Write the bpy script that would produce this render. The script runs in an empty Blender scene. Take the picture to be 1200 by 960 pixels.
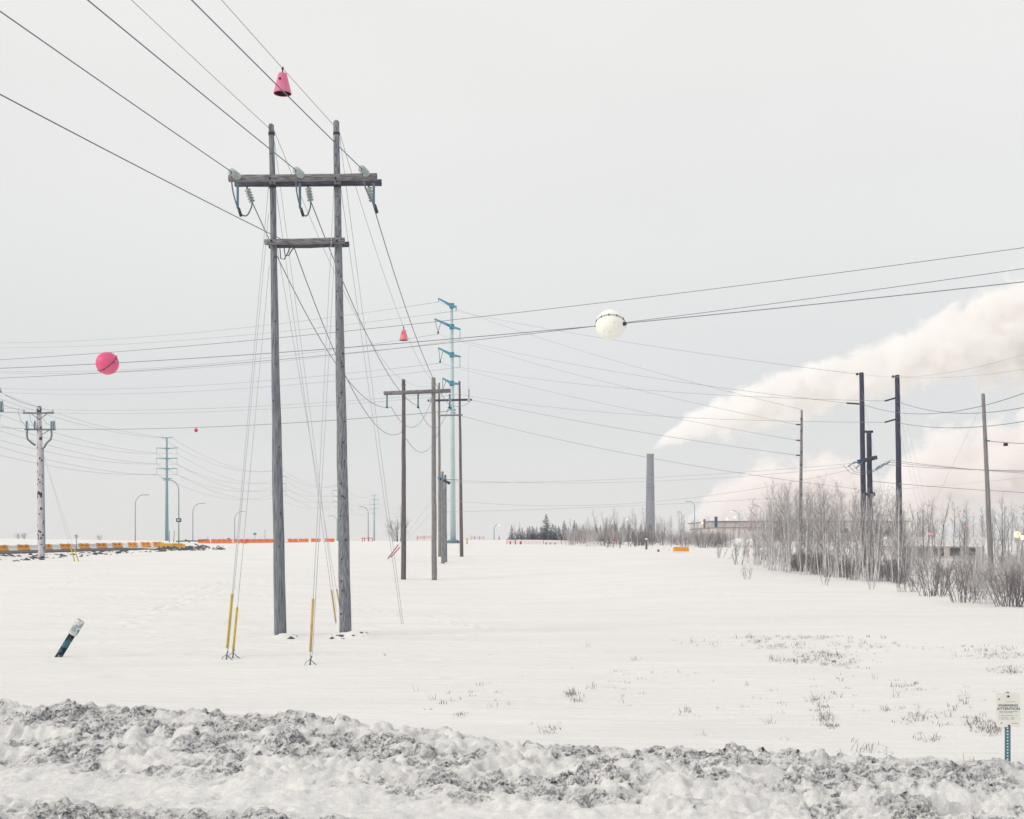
import bpy, math, random
import numpy as np
from mathutils import Vector, Matrix
from math import radians as RAD, sin, cos, pi, sqrt, exp
random.seed(11)
SC = bpy.context.scene
COL = SC.collection
# ------------------------------------------------------------------ camera
H, F, HV = 3.2, 1500.0, 634.0            # eye height, focal length and horizon row in pixels of the 1200 px photograph
cd = bpy.data.cameras.new('camera'); cam = bpy.data.objects.new('camera', cd); COL.objects.link(cam)
cam.location = (0, 0, H); cam.rotation_euler = (RAD(90), 0, 0)
cd.sensor_width = 36; cd.lens = 36*F/1200; cd.shift_y = (HV-480)/1200
cd.clip_start = 0.1; cd.clip_end = 9000
SC.camera = cam
# ------------------------------------------------------------------ sky, sun, exposure
SUN_EL, SUN_AZ = RAD(27), RAD(246)        # azimuth measured clockwise from +Y: behind the camera, to the left
W = bpy.data.worlds.new('World'); SC.world = W; W.use_nodes = True
wn, wl = W.node_tree.nodes, W.node_tree.links
bg = wn['Background']
tc = wn.new('ShaderNodeTexCoord'); sep = wn.new('ShaderNodeSeparateXYZ'); wl.new(tc.outputs['Generated'], sep.inputs[0])
ramp = wn.new('ShaderNodeValToRGB'); wl.new(sep.outputs['Z'], ramp.inputs[0])
ce = ramp.color_ramp
ce.elements[0].position = 0.0; ce.elements[0].color = (.665, .66, .658, 1)
ce.elements[1].position = 1.0; ce.elements[1].color = (.84, .84, .83, 1)
for p, c in ((.05, (.648, .652, .654)), (.11, (.652, .665, .67)), (.22, (.735, .737, .73)), (.42, (.81, .80, .78))):
    e = ce.elements.new(p); e.color = (*c, 1)
sky = wn.new('ShaderNodeTexSky'); sky.sky_type = 'NISHITA'; sky.sun_disc = False
sky.sun_elevation = SUN_EL; sky.sun_rotation = SUN_AZ
skm = wn.new('ShaderNodeVectorMath'); skm.operation = 'SCALE'; skm.inputs['Scale'].default_value = .1
wl.new(sky.outputs[0], skm.inputs[0])
cn = wn.new('ShaderNodeTexNoise'); cn.inputs['Scale'].default_value = 1.6; cn.inputs['Detail'].default_value = 3
cmap = wn.new('ShaderNodeMapping'); cmap.inputs['Scale'].default_value = (1, 1, 3); wl.new(tc.outputs['Generated'], cmap.inputs[0]); wl.new(cmap.outputs[0], cn.inputs['Vector'])
cr = wn.new('ShaderNodeMapRange'); cr.inputs['From Min'].default_value = .3; cr.inputs['From Max'].default_value = .7; cr.inputs['To Min'].default_value = .965; cr.inputs['To Max'].default_value = 1.03
wl.new(cn.outputs['Fac'], cr.inputs['Value'])
mul = wn.new('ShaderNodeVectorMath'); mul.operation = 'SCALE'; wl.new(ramp.outputs[0], mul.inputs[0]); wl.new(cr.outputs[0], mul.inputs['Scale'])
mx = wn.new('ShaderNodeMix'); mx.data_type = 'RGBA'; mx.inputs['Factor'].default_value = .94   # overcast cloud deck over the clear sky
wl.new(skm.outputs[0], mx.inputs[6]); wl.new(mul.outputs[0], mx.inputs[7]); wl.new(mx.outputs[2], bg.inputs['Color'])
bg.inputs['Strength'].default_value = 1.02
sd = bpy.data.lights.new('sun', 'SUN'); so = bpy.data.objects.new('sun', sd); COL.objects.link(so)
sd.energy = 1.25; sd.angle = RAD(18); sd.color = (1, .95, .88)
sdir = Vector((sin(SUN_AZ)*cos(SUN_EL), cos(SUN_AZ)*cos(SUN_EL), sin(SUN_EL)))
so.rotation_euler = sdir.to_track_quat('Z', 'Y').to_euler()
SC.view_settings.view_transform = 'Standard'; SC.view_settings.look = 'None'
SC.view_settings.exposure = 0.13; SC.view_settings.gamma = 1
SC.render.engine = 'CYCLES'
SC.cycles.max_bounces = 18; SC.cycles.diffuse_bounces = 3; SC.cycles.volume_bounces = 16; SC.cycles.transparent_max_bounces = 16
SC.cycles.use_denoising = True
# ------------------------------------------------------------------ helpers
def P(u, v, d):                           # a photograph pixel at distance d
    return Vector(((u-600)/F*d, d, H-(v-HV)/F*d))
def tag(o, label=None, cat=None, group=None, kind=None):
    for k, val in (('label', label), ('category', cat), ('group', group), ('kind', kind)):
        if val: o[k] = val
    return o
def thing(name, label, cat, loc, group=None):
    o = bpy.data.objects.new(name, None); COL.objects.link(o); o.location = loc; o.empty_display_size = .2
    return tag(o, label, cat, group)
class MB:
    def __init__(s): s.v = []; s.f = []
    def ring(s, c, ax, r, n, ph=0):
        ax = ax.normalized(); a = ax.orthogonal().normalized() if abs(ax.z) < .95 else Vector((1, 0, 0))
        a = (a - ax*a.dot(ax)).normalized(); b = ax.cross(a); i = len(s.v)
        for k in range(n):
            t = 2*pi*k/n+ph; s.v.append(c + a*(r*cos(t)) + b*(r*sin(t)))
        return i
    def poly(s, pts, rad, n=6, caps=True):
        pts = [Vector(p) for p in pts]; m = len(pts)
        if not hasattr(rad, '__len__'): rad = [rad]*m
        axes = []
        for i in range(m):
            axes.append((pts[min(i+1, m-1)]-pts[max(i-1, 0)]).normalized())
        ax = axes[0]; a = ax.orthogonal().normalized(); st = []
        for i in range(m):
            ax = axes[i]; a = (a-ax*a.dot(ax))
            a = a.normalized() if a.length > 1e-6 else ax.orthogonal().normalized()
            b = ax.cross(a); st.append(len(s.v))
            for k in range(n):
                t = 2*pi*k/n; s.v.append(pts[i]+a*(rad[i]*cos(t))+b*(rad[i]*sin(t)))
        for i in range(m-1):
            p, q = st[i], st[i+1]
            for k in range(n):
                k2 = (k+1) % n; s.f.append((p+k, p+k2, q+k2, q+k))
        if caps and n > 2:
            s.f.append(tuple(st[0]+k for k in reversed(range(n)))); s.f.append(tuple(st[-1]+k for k in range(n)))
        return s
    def tube(s, p, q, r0, r1=None, n=8, caps=True):
        return s.poly([p, q], [r0, r0 if r1 is None else r1], n, caps)
    def box(s, c, size, rz=0.0, M=None):
        c = Vector(c); x, y, z = [k/2 for k in size]; i = len(s.v)
        R = M if M is not None else Matrix.Rotation(rz, 3, 'Z')
        for a in ((-x, -y, -z), (x, -y, -z), (x, y, -z), (-x, y, -z), (-x, -y, z), (x, -y, z), (x, y, z), (-x, y, z)):
            s.v.append(c+R @ Vector(a))
        for f in ((0, 3, 2, 1), (4, 5, 6, 7), (0, 1, 5, 4), (1, 2, 6, 5), (2, 3, 7, 6), (3, 0, 4, 7)):
            s.f.append(tuple(i+k for k in f))
        return s
    def lathe(s, prof, o, ax=Vector((0, 0, 1)), n=16, caps=False):   # profile of (radius, height along axis)
        o = Vector(o); st = [s.ring(o+ax.normalized()*h, ax, max(r, 1e-4), n) for r, h in prof]
        for p, q in zip(st[:-1], st[1:]):
            for k in range(n):
                k2 = (k+1) % n; s.f.append((p+k, p+k2, q+k2, q+k))
        if caps:
            s.f.append(tuple(st[0]+k for k in reversed(range(n)))); s.f.append(tuple(st[-1]+k for k in range(n)))
        return s
    def sphere(s, c, r, n=12, m=8, sq=(1, 1, 1)):
        i0 = len(s.v); c = Vector(c)
        for j in range(m+1):
            t = pi*j/m
            for k in range(n):
                p = 2*pi*k/n; s.v.append(c+Vector((r*sq[0]*sin(t)*cos(p), r*sq[1]*sin(t)*sin(p), r*sq[2]*cos(t))))
        for j in range(m):
            for k in range(n):
                k2 = (k+1) % n; s.f.append((i0+j*n+k, i0+(j+1)*n+k, i0+(j+1)*n+k2, i0+j*n+k2))
        return s
    def prism(s, outline, thick, O, X, Y):       # outline in plane (X,Y) at O, extruded along X x Y
        N = X.cross(Y).normalized(); i = len(s.v); n = len(outline)
        for sg in (-.5, .5):
            for a, b in outline: s.v.append(O+X*a+Y*b+N*(thick*sg))
        s.f.append(tuple(i+k for k in reversed(range(n)))); s.f.append(tuple(i+n+k for k in range(n)))
        for k in range(n):
            k2 = (k+1) % n; s.f.append((i+k, i+k2, i+n+k2, i+n+k))
        return s
    def mesh(s, name, mat, off=Vector((0, 0, 0)), smooth=True):
        me = bpy.data.meshes.new(name)
        me.from_pydata([tuple(p-off) for p in s.v], [], s.f)
        if smooth: me.polygons.foreach_set('use_smooth', [len(f) == 4 for f in s.f])
        me.materials.append(mat); me.update(); return me
    def build(s, name, mat, parent=None, smooth=True):
        off = Vector((0, 0, 0)); q = parent
        while q is not None: off = off + q.location; q = q.parent
        o = bpy.data.objects.new(name, s.mesh(name, mat, off, smooth)); COL.objects.link(o); o.parent = parent
        return o
    def top(s, name, mat, origin, label, cat, group=None, kind=None, smooth=True):
        origin = Vector(origin)
        o = bpy.data.objects.new(name, s.mesh(name, mat, origin, smooth)); COL.objects.link(o); o.location = origin
        return tag(o, label, cat, group, kind)
def copy_tree(o, parent=None):
    c = o.copy(); COL.objects.link(c); c.parent = parent
    for ch in o.children: copy_tree(ch, c)
    return c
# ------------------------------------------------------------------ materials
def mat(name, col, rough=.7, var=None, vs=6.0, stretch=(1, 1, 1), bump=0, bs=20, spots=None, metal=0, emit=None, lo=.35, hi=.65, detail=5, spec=.3):
    m = bpy.data.materials.new(name); m.use_nodes = True; n, l = m.node_tree.nodes, m.node_tree.links
    b = n['Principled BSDF']; b.inputs['Roughness'].default_value = rough; b.inputs['Base Color'].default_value = (*col, 1)
    b.inputs['Metallic'].default_value = metal; b.inputs['Specular IOR Level'].default_value = spec
    t = n.new('ShaderNodeTexCoord'); mp = n.new('ShaderNodeMapping'); mp.inputs['Scale'].default_value = stretch; l.new(t.outputs['Object'], mp.inputs[0])
    last = None
    if var:
        nz = n.new('ShaderNodeTexNoise'); nz.inputs['Scale'].default_value = vs; nz.inputs['Detail'].default_value = detail; l.new(mp.outputs[0], nz.inputs['Vector'])
        r = n.new('ShaderNodeMapRange'); r.inputs['From Min'].default_value = lo; r.inputs['From Max'].default_value = hi; l.new(nz.outputs['Fac'], r.inputs['Value'])
        k = n.new('ShaderNodeMix'); k.data_type = 'RGBA'; k.inputs[6].default_value = (*col, 1); k.inputs[7].default_value = (*var, 1)
        l.new(r.outputs[0], k.inputs[0]); last = k.outputs[2]
    if spots:                                     # (colour, scale, threshold)
        nz = n.new('ShaderNodeTexNoise'); nz.inputs['Scale'].default_value = spots[1]; nz.inputs['Detail'].default_value = 2; l.new(t.outputs['Object'], nz.inputs['Vector'])
        r = n.new('ShaderNodeMapRange'); r.inputs['From Min'].default_value = spots[2]; r.inputs['From Max'].default_value = spots[2]+.05; l.new(nz.outputs['Fac'], r.inputs['Value'])
        k = n.new('ShaderNodeMix'); k.data_type = 'RGBA'; k.inputs[7].default_value = (*spots[0], 1)
        if last: l.new(last, k.inputs[6])
        else: k.inputs[6].default_value = (*col, 1)
        l.new(r.outputs[0], k.inputs[0]); last = k.outputs[2]
    if last: l.new(last, b.inputs['Base Color'])
    if bump:
        nz = n.new('ShaderNodeTexNoise'); nz.inputs['Scale'].default_value = bs; nz.inputs['Detail'].default_value = 6; l.new(mp.outputs[0], nz.inputs['Vector'])
        bp = n.new('ShaderNodeBump'); bp.inputs['Strength'].default_value = 1; bp.inputs['Distance'].default_value = bump
        l.new(nz.outputs['Fac'], bp.inputs['Height']); l.new(bp.outputs[0], b.inputs['Normal'])
    if emit:
        b.inputs['Emission Color'].default_value = (*emit[0], 1); b.inputs['Emission Strength'].default_value = emit[1]
    return m
M = {}
M['wood_blue'] = mat('weathered_pole_wood', (.265, .282, .305), .85, (.11, .122, .145), 9, (3, 3, .18), .012, 14, spots=((.04, .045, .055), 5, .70))
M['wood_mottled'] = mat('mottled_pole_wood', (.31, .31, .325), .85, (.10, .125, .155), 10, (3, 3, .35), .014, 14, spots=((.025, .03, .04), 7, .665))
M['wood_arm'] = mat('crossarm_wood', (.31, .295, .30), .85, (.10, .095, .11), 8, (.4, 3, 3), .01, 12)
M['wood_arm_shaded'] = mat('shaded_crossarm_wood', (.12, .12, .145), .85, (.05, .052, .07), 8, (.4, 3, 3), .01, 12)  # crossarm wood darkened to carry the shade on the back logs
M['wood_brown'] = mat('brown_pole_wood', (.20, .17, .17), .85, (.085, .075, .085), 8, (3, 3, .3), .01, 12, spots=((.03, .028, .035), 6, .66))
M['wood_grey'] = mat('grey_pole_wood', (.30, .29, .29), .85, (.16, .155, .16), 8, (3, 3, .3), .01, 12)
M['wood_dark'] = mat('dark_treated_wood', (.065, .07, .11), .8, (.035, .038, .065), 6, (3, 3, .3), .008, 12)
M['wood_snowy'] = mat('frosted_pole', (.66, .63, .65), .85, (.48, .45, .48), 5, (2, 2, .4), .01, 10, spots=((.035, .035, .08), 2.4, .555))
M['steel'] = mat('galvanised_steel', (.20, .25, .27), .5, (.12, .15, .17), 8, metal=.3)
M['band'] = mat('dark_steel_band', (.03, .04, .055), .6)
M['glass'] = mat('glass_insulator', (.47, .53, .54), .25, (.33, .39, .41), 5, spec=.5)
M['blue_rod'] = mat('blue_grey_polymer', (.12, .22, .30), .5)
M['cable'] = mat('weathered_conductor', (.15, .175, .21), .6)
M['cable_pale'] = mat('pale_strand_wire', (.42, .43, .44), .6)
M['cable_dark'] = mat('dark_cable', (.05, .06, .075), .6)
M['guy'] = mat('galvanised_guy_strand', (.45, .50, .52), .5)
M['yellow'] = mat('yellow_guard_plastic', (.62, .44, .035), .5, (.50, .34, .05), 3)
M['yellow_tan'] = mat('faded_yellow_guard', (.58, .38, .12), .5, (.45, .28, .1), 3)
M['red_guard'] = mat('red_guard_plastic', (.45, .05, .09), .5)
M['pink'] = mat('faded_pink_shell', (.74, .15, .30), .5, (.70, .20, .34), 2)
M['pink_ball'] = mat('pink_ball_shell', (.78, .085, .24), .45, (.74, .14, .26), 1.2)
M['pink_pale'] = mat('salmon_pink_shell', (.80, .22, .26), .5)
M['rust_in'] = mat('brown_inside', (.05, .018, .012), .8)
M['black'] = mat('black_rubber', (.012, .012, .014), .6)
M['cream'] = mat('cream_ball_shell', (.94, .93, .86), .4, (.92, .91, .85), 2)
M['red'] = mat('red_plastic', (.55, .02, .05), .5)
M['teal_body'] = mat('pale_teal_paint', (.50, .605, .62), .5, (.45, .56, .58), 1.2)
M['teal_arm'] = mat('teal_paint', (.03, .22, .33), .5, (.05, .26, .36), 2)
M['teal_far'] = mat('blue_teal_paint', (.16, .30, .35), .5)
M['lamp_steel'] = mat('lamp_post_paint', (.22, .29, .31), .5)
M['orange'] = mat('orange_barrier_plastic', (.84, .36, .055), .5, (.80, .30, .05), 2)
M['orange_deep'] = mat('red_orange_barrier_plastic', (.85, .23, .05), .5, (.78, .19, .05), 2)
M['white_plastic'] = mat('white_barrier_plastic', (.86, .85, .83), .5, (.80, .79, .77), 3)
M['yellow_paint'] = mat('yellow_paint', (.80, .44, .03), .5, (.7, .38, .05), 2)
M['white'] = mat('white_paint', (.80, .79, .75), .5)
M['blue_sign'] = mat('blue_sign_paint', (.02, .09, .16), .5)
M['ink'] = mat('dark_print', (.02, .03, .07), .6)
M['ink_pale'] = mat('faded_print', (.42, .42, .44), .6)
M['board'] = mat('cream_sign_board', (.86, .85, .78), .45, (.82, .81, .75), 4)
M['teal_post'] = mat('teal_post_paint', (.06, .17, .21), .5, (.10, .24, .28), 6)
M['bollard'] = mat('flaking_teal_paint', (.03, .13, .17), .5, (.004, .010, .018), 4.5, (1, 1, 1), lo=.46, hi=.52, spots=((.34, .45, .48), 7, .63))
M['sleeve'] = mat('worn_reflective_sleeve', (.30, .38, .39), .4, (.68, .69, .69), 4, lo=.46, hi=.54, spots=((.03, .14, .19), 4, .58))
M['concrete'] = mat('stack_concrete', (.15, .165, .205), .8, (.11, .125, .16), .15, (1, 1, .3))
M['mill'] = mat('mill_cladding', (.74, .66, .64), .7, (.66, .59, .58), .05)
M['mill_roof'] = mat('snowy_roof', (.78, .77, .77), .7)
M['window'] = mat('dark_glass', (.06, .07, .085), .2)
M['asphalt'] = mat('asphalt', (.075, .08, .09), .85, (.12, .12, .13), .8, bump=.01, bs=30)
M['rock'] = mat('dark_rubble', (.045, .05, .065), .9, (.14, .14, .15), 2, bump=.05, bs=4)
M['bark_pale'] = mat('pale_aspen_bark', (.74, .72, .72), .85, (.46, .45, .47), 4, (3, 3, 1))
M['twig'] = mat('frosted_twigs', (.26, .235, .235), .9)
M['twig_pale'] = mat('pale_frosted_twigs', (.50, .475, .475), .9)
M['twig_dark'] = mat('purple_grey_twigs', (.26, .225, .23), .9)
M['stem_dark'] = mat('dark_stem', (.16, .15, .16), .9)
M['needle'] = mat('frosted_needles', (.035, .06, .085), .9, (.12, .15, .175), .8)
M['grass'] = mat('dead_grass', (.19, .16, .135), .9)
M['lamp_warm'] = mat('lit_lamp_warm', (1, .8, .5), .5, emit=((1, .78, .42), 1.9))
M['lamp_orange'] = mat('lit_lamp_orange', (1, .5, .3), .5, emit=((1, .50, .28), 1.7))
M['lamp_red'] = mat('lit_lamp_red', (1, .2, .2), .5, emit=((1, .25, .22), 1.3))
def snow_mat(name, dirty=False):
    m = bpy.data.materials.new(name); m.use_nodes = True; n, l = m.node_tree.nodes, m.node_tree.links
    b = n['Principled BSDF']; b.inputs['Roughness'].default_value = .75; b.inputs['Specular IOR Level'].default_value = .15
    t = n.new('ShaderNodeTexCoord')
    def noise(scale, st=(1, 1, 1), detail=5, rough=.55):
        mp = n.new('ShaderNodeMapping'); mp.inputs['Scale'].default_value = st; l.new(t.outputs['Object'], mp.inputs[0])
        z = n.new('ShaderNodeTexNoise'); z.inputs['Scale'].default_value = scale; z.inputs['Detail'].default_value = detail; z.inputs['Roughness'].default_value = rough
        l.new(mp.outputs[0], z.inputs['Vector']); return z.outputs['Fac']
    def rng(v, a, c, lo=0., hi=1.):
        r = n.new('ShaderNodeMapRange'); r.inputs['From Min'].default_value = a; r.inputs['From Max'].default_value = c
        r.inputs['To Min'].default_value = lo; r.inputs['To Max'].default_value = hi; l.new(v, r.inputs['Value']); return r.outputs[0]
    def math_(op, a, c):
        k = n.new('ShaderNodeMath'); k.operation = op
        for i, q in enumerate((a, c)):
            if isinstance(q, (int, float)): k.inputs[i].default_value = q
            else: l.new(q, k.inputs[i])
        return k.outputs[0]
    def mix(f, a, c):
        k = n.new('ShaderNodeMix'); k.data_type = 'RGBA'; l.new(f, k.inputs[0])
        for i, q in ((6, a), (7, c)):
            if isinstance(q, tuple): k.inputs[i].default_value = (*q, 1)
            else: l.new(q, k.inputs[i])
        return k.outputs[2]
    base = mix(rng(noise(.25, (.5, 1.5, 1)), .35, .65), (.90, .878, .85), (.85, .83, .805))
    if not dirty:
        h1 = noise(.8, (.4, 2.6, 1), 8, .62); h2 = noise(7, (.5, 2.2, 1), 4)
        h = math_('ADD', math_('MULTIPLY', h1, .24), math_('MULTIPLY', h2, .03))
        l.new(base, b.inputs['Base Color'])
    else:
        at = n.new('ShaderNodeAttribute'); at.attribute_name = 'dirt'
        fine = rng(noise(22, detail=8, rough=.78), .43, .57); med = rng(noise(5.5, detail=7, rough=.7), .40, .58)
        f = math_('MULTIPLY', at.outputs['Fac'], math_('ADD', math_('MULTIPLY', fine, .72), math_('MULTIPLY', med, .36)))
        g = mix(rng(noise(9, detail=5), .4, .62), (.20, .205, .225), (.028, .031, .042))
        sp = math_('MULTIPLY', rng(noise(48, detail=3, rough=.6), .66, .70), rng(noise(1.3, detail=3), .42, .6))
        film = math_('MULTIPLY', rng(noise(2.6, detail=8, rough=.78), .40, .62), .36)
        c1 = mix(f, mix(film, base, (.44, .45, .48)), g); c2 = mix(math_('MULTIPLY', sp, .75), c1, (.07, .07, .08))
        l.new(c2, b.inputs['Base Color'])
        h = math_('ADD', math_('MULTIPLY', noise(11, detail=8, rough=.72), .03), math_('MULTIPLY', noise(60, detail=3), .003))
    bp = n.new('ShaderNodeBump'); bp.inputs['Strength'].default_value = 1 if dirty else .9; bp.inputs['Distance'].default_value = 1
    l.new(h, bp.inputs['Height']); l.new(bp.outputs[0], b.inputs['Normal'])
    return m
M['snow'] = snow_mat('wind_packed_snow'); M['snow_dirty'] = snow_mat('ploughed_dirty_snow', True)
# ------------------------------------------------------------------ numpy noise
def vnoise(x, y, seed=0):
    xi = np.floor(x).astype(np.int64); yi = np.floor(y).astype(np.int64); fx, fy = x-xi, y-yi
    fx = fx*fx*fx*(fx*(fx*6-15)+10); fy = fy*fy*fy*(fy*(fy*6-15)+10)
    def h(a, b):
        k = (a*374761393+b*668265263+seed*974634777) & 0xffffffff
        k = ((k ^ (k >> 13))*1274126177) & 0xffffffff
        return ((k ^ (k >> 16)) & 0xffff)/65535.0
    return (h(xi, yi)*(1-fx)+h(xi+1, yi)*fx)*(1-fy)+(h(xi, yi+1)*(1-fx)+h(xi+1, yi+1)*fx)*fy
def fbm(x, y, o=4, seed=0, gain=.5):
    s = 0; a = 1; t = 0
    for i in range(o):
        s = s+a*vnoise(x, y, seed+i*17); t += a; a *= gain; x, y = x*2.03+11.7, y*2.03+5.3
    return s/t
def sst(a, b, x):
    t = np.clip((x-a)/(b-a), 0, 1); return t*t*(3-2*t)
# ------------------------------------------------------------------ ground
DS = [12, 20, 43, 70, 98, 112, 130, 160, 190, 230, 300, 500, 1000, 4000]
UT = {-400: [.1, .1, .1, .35, .8, 1.0, 1.25, 2.2, 2.8, 3.3, 4.0, 4.2, 3.4, 3],
      0:    [.1, .1, 0, .35, .8, .98, 1.25, 2.2, 2.8, 3.2, 3.9, 4.2, 3.4, 3],
      120:  [.1, .1, 0, .35, .85, 1.1, 1.45, 2.2, 2.7, 2.9, 3.3, 3.5, 3.2, 3],
      250:  [.1, .1, 0, .2, .8, 1.15, 1.7, 2.3, 2.7, 2.85, 2.95, 3.1, 3.2, 3],
      400:  [.1, .1, 0, 0, .3, .85, 1.6, 2.4, 2.75, 2.9, 3.0, 3.1, 3.2, 3],
      500:  [.1, .1, 0, -.1, -.1, .65, 1.75, 2.55, 3.0, 3.2, 3.2, 3.2, 3.2, 3],
      650:  [.1, .1, 0, 0, .2, .8, 1.65, 2.45, 3.05, 3.65, 3.5, 3.2, 3.2, 3],
      720:  [.1, .1, 0, .1, .6, 1.1, 1.75, 2.4, 2.7, 2.9, 2.9, 3.0, 3.2, 3],
      800:  [.1, .1, 0, .3, 1.0, 1.4, 1.9, 2.45, 2.65, 2.75, 2.8, 3.0, 3.2, 3],
      920:  [.1, .1, 0, .3, .85, 1.1, 1.5, 1.9, 2.2, 2.4, 2.6, 3.0, 3.2, 3],
      1100: [.15, .15, 0, .3, .6, .75, .9, 1.2, 1.6, 2.0, 2.4, 3.0, 3.2, 3],
      1200: [.18, .18, .1, .28, .5, .6, .7, 1.0, 1.4, 1.9, 2.4, 3.0, 3.2, 3],
      1700: [.2, .2, .2, .3, .5, .6, .7, 1.0, 1.4, 1.9, 2.4, 3.0, 3.2, 3]}
_us = sorted(UT); _gu = np.linspace(-400, 1700, 211); _gl = np.linspace(math.log(12), math.log(4000), 240)
_t = np.array([[np.interp(e, np.log(DS), UT[u]) for e in _gl] for u in _us])
_T = np.array([np.interp(_gu, _us, _t[:, j]) for j in range(len(_gl))]).T
for _ in range(5):
    q = np.pad(_T, ((4, 4), (2, 2)), 'edge')
    q = sum(q[i:i+_T.shape[0]] for i in range(9))/9
    _T = sum(q[:, i:i+_T.shape[1]] for i in range(5))/5
BA = np.array([-55.2, 138.0]); BT = np.array([9.3, 30.0]); BT = BT/np.linalg.norm(BT); BN = np.array([BT[1], -BT[0]])   # barrier line along the road
def road_z(a): return 2.12+.0105*a
def gz(x, y):
    x = np.asarray(x, float); y = np.asarray(y, float)
    u = np.clip(600+F*x/np.maximum(y, 25), -399, 1699); L = np.clip(np.log(np.maximum(y, 12)), _gl[0], _gl[-1]-1e-6)
    a = (u+400)/10; b = (L-_gl[0])/(_gl[1]-_gl[0]); i = np.clip(a.astype(int), 0, 209); j = np.clip(b.astype(int), 0, 238); fa, fb = a-i, b-j
    z = (_T[i, j]*(1-fa)+_T[i+1, j]*fa)*(1-fb)+(_T[i, j+1]*(1-fa)+_T[i+1, j+1]*fa)*fb
    z = z+1.5*(1-sst(2, 11, y))
    s = (x-BA[0])*BN[0]+(y-BA[1])*BN[1]; t = (x-BA[0])*BT[0]+(y-BA[1])*BT[1]
    w = (1-sst(5.2, 9.0, s))*sst(-40, -14, s)*(1-sst(12, 34, t))*sst(-120, -70, t)
    z = z*(1-w)+(road_z(t)-.02*np.clip(s, -2, 6)-.05)*w
    near = 1-sst(60, 160, y)
    z = z+near*(.07*(fbm(x*.12, y*.3, 3, 5)-.5)+.06*(fbm(x*.45+3, y*1.6, 4, 9)-.5))+sst(40, 120, y)*.12*(fbm(x*.05, y*.07, 3, 3)-.5)*(1-w)
    for (mx_, my_, r, hh) in MOUNDS:
        z = z+hh*np.exp(-((x-mx_)**2+(y-my_)**2)/(r*r))
    return z
MOUNDS = []
def gzs(x, y): return float(gz(np.array([x]), np.array([y]))[0])
def on_ground(u, d):                     # point on the ground at column u, distance d
    x = (u-600)/F*d; return Vector((x, d, gzs(x, d)))
def at_row(u, v, d0=20, d1=400):         # ground point seen at pixel (u, v)
    ds = np.geomspace(d0, d1, 1500); x = (u-600)/F*ds; vv = HV+(H-gz(x, ds))*F/ds
    k = np.where(vv <= v)[0]; d = ds[k[0]] if len(k) else d1
    return on_ground(u, float(d))
for (u, v, r, h) in ((333, 748, .42, .15), (418, 748, .55, .24), (402, 746, .5, .12), (1181, 905, .5, .08)):
    d = (H-.02)*F/(v-HV); MOUNDS.append(((u-600)/F*d, d, r, h))
def grid_mesh(name, X, Y, Z, material, attr=None):
    n, m = X.shape; me = bpy.data.meshes.new(name)
    me.vertices.add(n*m); me.vertices.foreach_set('co', np.stack([X, Y, Z], -1).astype(np.float32).ravel())
    i = np.arange(n*m).reshape(n, m); q = np.stack([i[:-1, :-1], i[:-1, 1:], i[1:, 1:], i[1:, :-1]], -1).reshape(-1, 4)
    me.loops.add(q.size); me.loops.foreach_set('vertex_index', q.ravel().astype(np.int32))
    me.polygons.add(len(q)); me.polygons.foreach_set('loop_start', np.arange(0, q.size, 4, dtype=np.int32))
    me.polygons.foreach_set('use_smooth', np.ones(len(q), bool)); me.materials.append(material); me.update(calc_edges=True)
    if attr is not None:
        at = me.attributes.new('dirt', 'FLOAT', 'POINT'); at.data.foreach_set('value', attr.astype(np.float32).ravel())
    o = bpy.data.objects.new(name, me); COL.objects.link(o); return o
ys = np.concatenate([np.linspace(-60, 9, 24)[:-1], np.geomspace(9, 130, 560)[:-1], np.geomspace(130, 1090, 200)])
us = np.concatenate([np.linspace(-1500, -60, 60)[:-1], np.linspace(-60, 1260, 560)[:-1], np.linspace(1260, 2700, 60)])
Yg = np.repeat(ys[:, None], len(us), 1); Xg = (us[None, :]-600)/F*np.maximum(Yg, 30)
Zg = gz(Xg, Yg); rf = np.random.RandomState(77)
def dent(x, y, r, dep):
    j0, j1 = np.searchsorted(ys, [y-3*r, y+3*r])
    if j1 <= j0: return
    q = ((Xg[j0:j1]-x)**2+(Yg[j0:j1]-y)**2)/(r*r); Zg[j0:j1] += dep*(-np.exp(-q)+.45*np.exp(-(np.sqrt(q)-1.5)**2*3))
for trk in (((120, 702), (200, 690), (255, 682), (300, 697), (360, 708), (440, 716), (580, 738)), ((150, 735), (215, 700), (262, 683), (330, 672), (420, 655)), ((180, 715), (270, 690), (380, 668), (440, 650)), ((60, 690), (140, 668), (210, 655)), ((700, 700), (800, 690), (880, 700))):
    pt = [at_row(*q) for q in trk]
    for a_, b_ in zip(pt[:-1], pt[1:]):
        n_ = max(2, int((b_-a_).length/.75))
        for k_ in range(n_):
            c_ = a_.lerp(b_, k_/n_); dent(c_.x+rf.normal(0, .12), c_.y+rf.normal(0, .15), rf.uniform(.16, .3), rf.uniform(.05, .10))
for _ in range(240):
    c_ = at_row(rf.uniform(60, 560), 700+abs(rf.normal(0, 40))); dent(c_.x, c_.y, rf.uniform(.15, .5), rf.uniform(.01, .045))
o = grid_mesh('ground', Xg, Yg, Zg, M['snow']); tag(o, 'white snow covering the open field', kind='structure')
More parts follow.
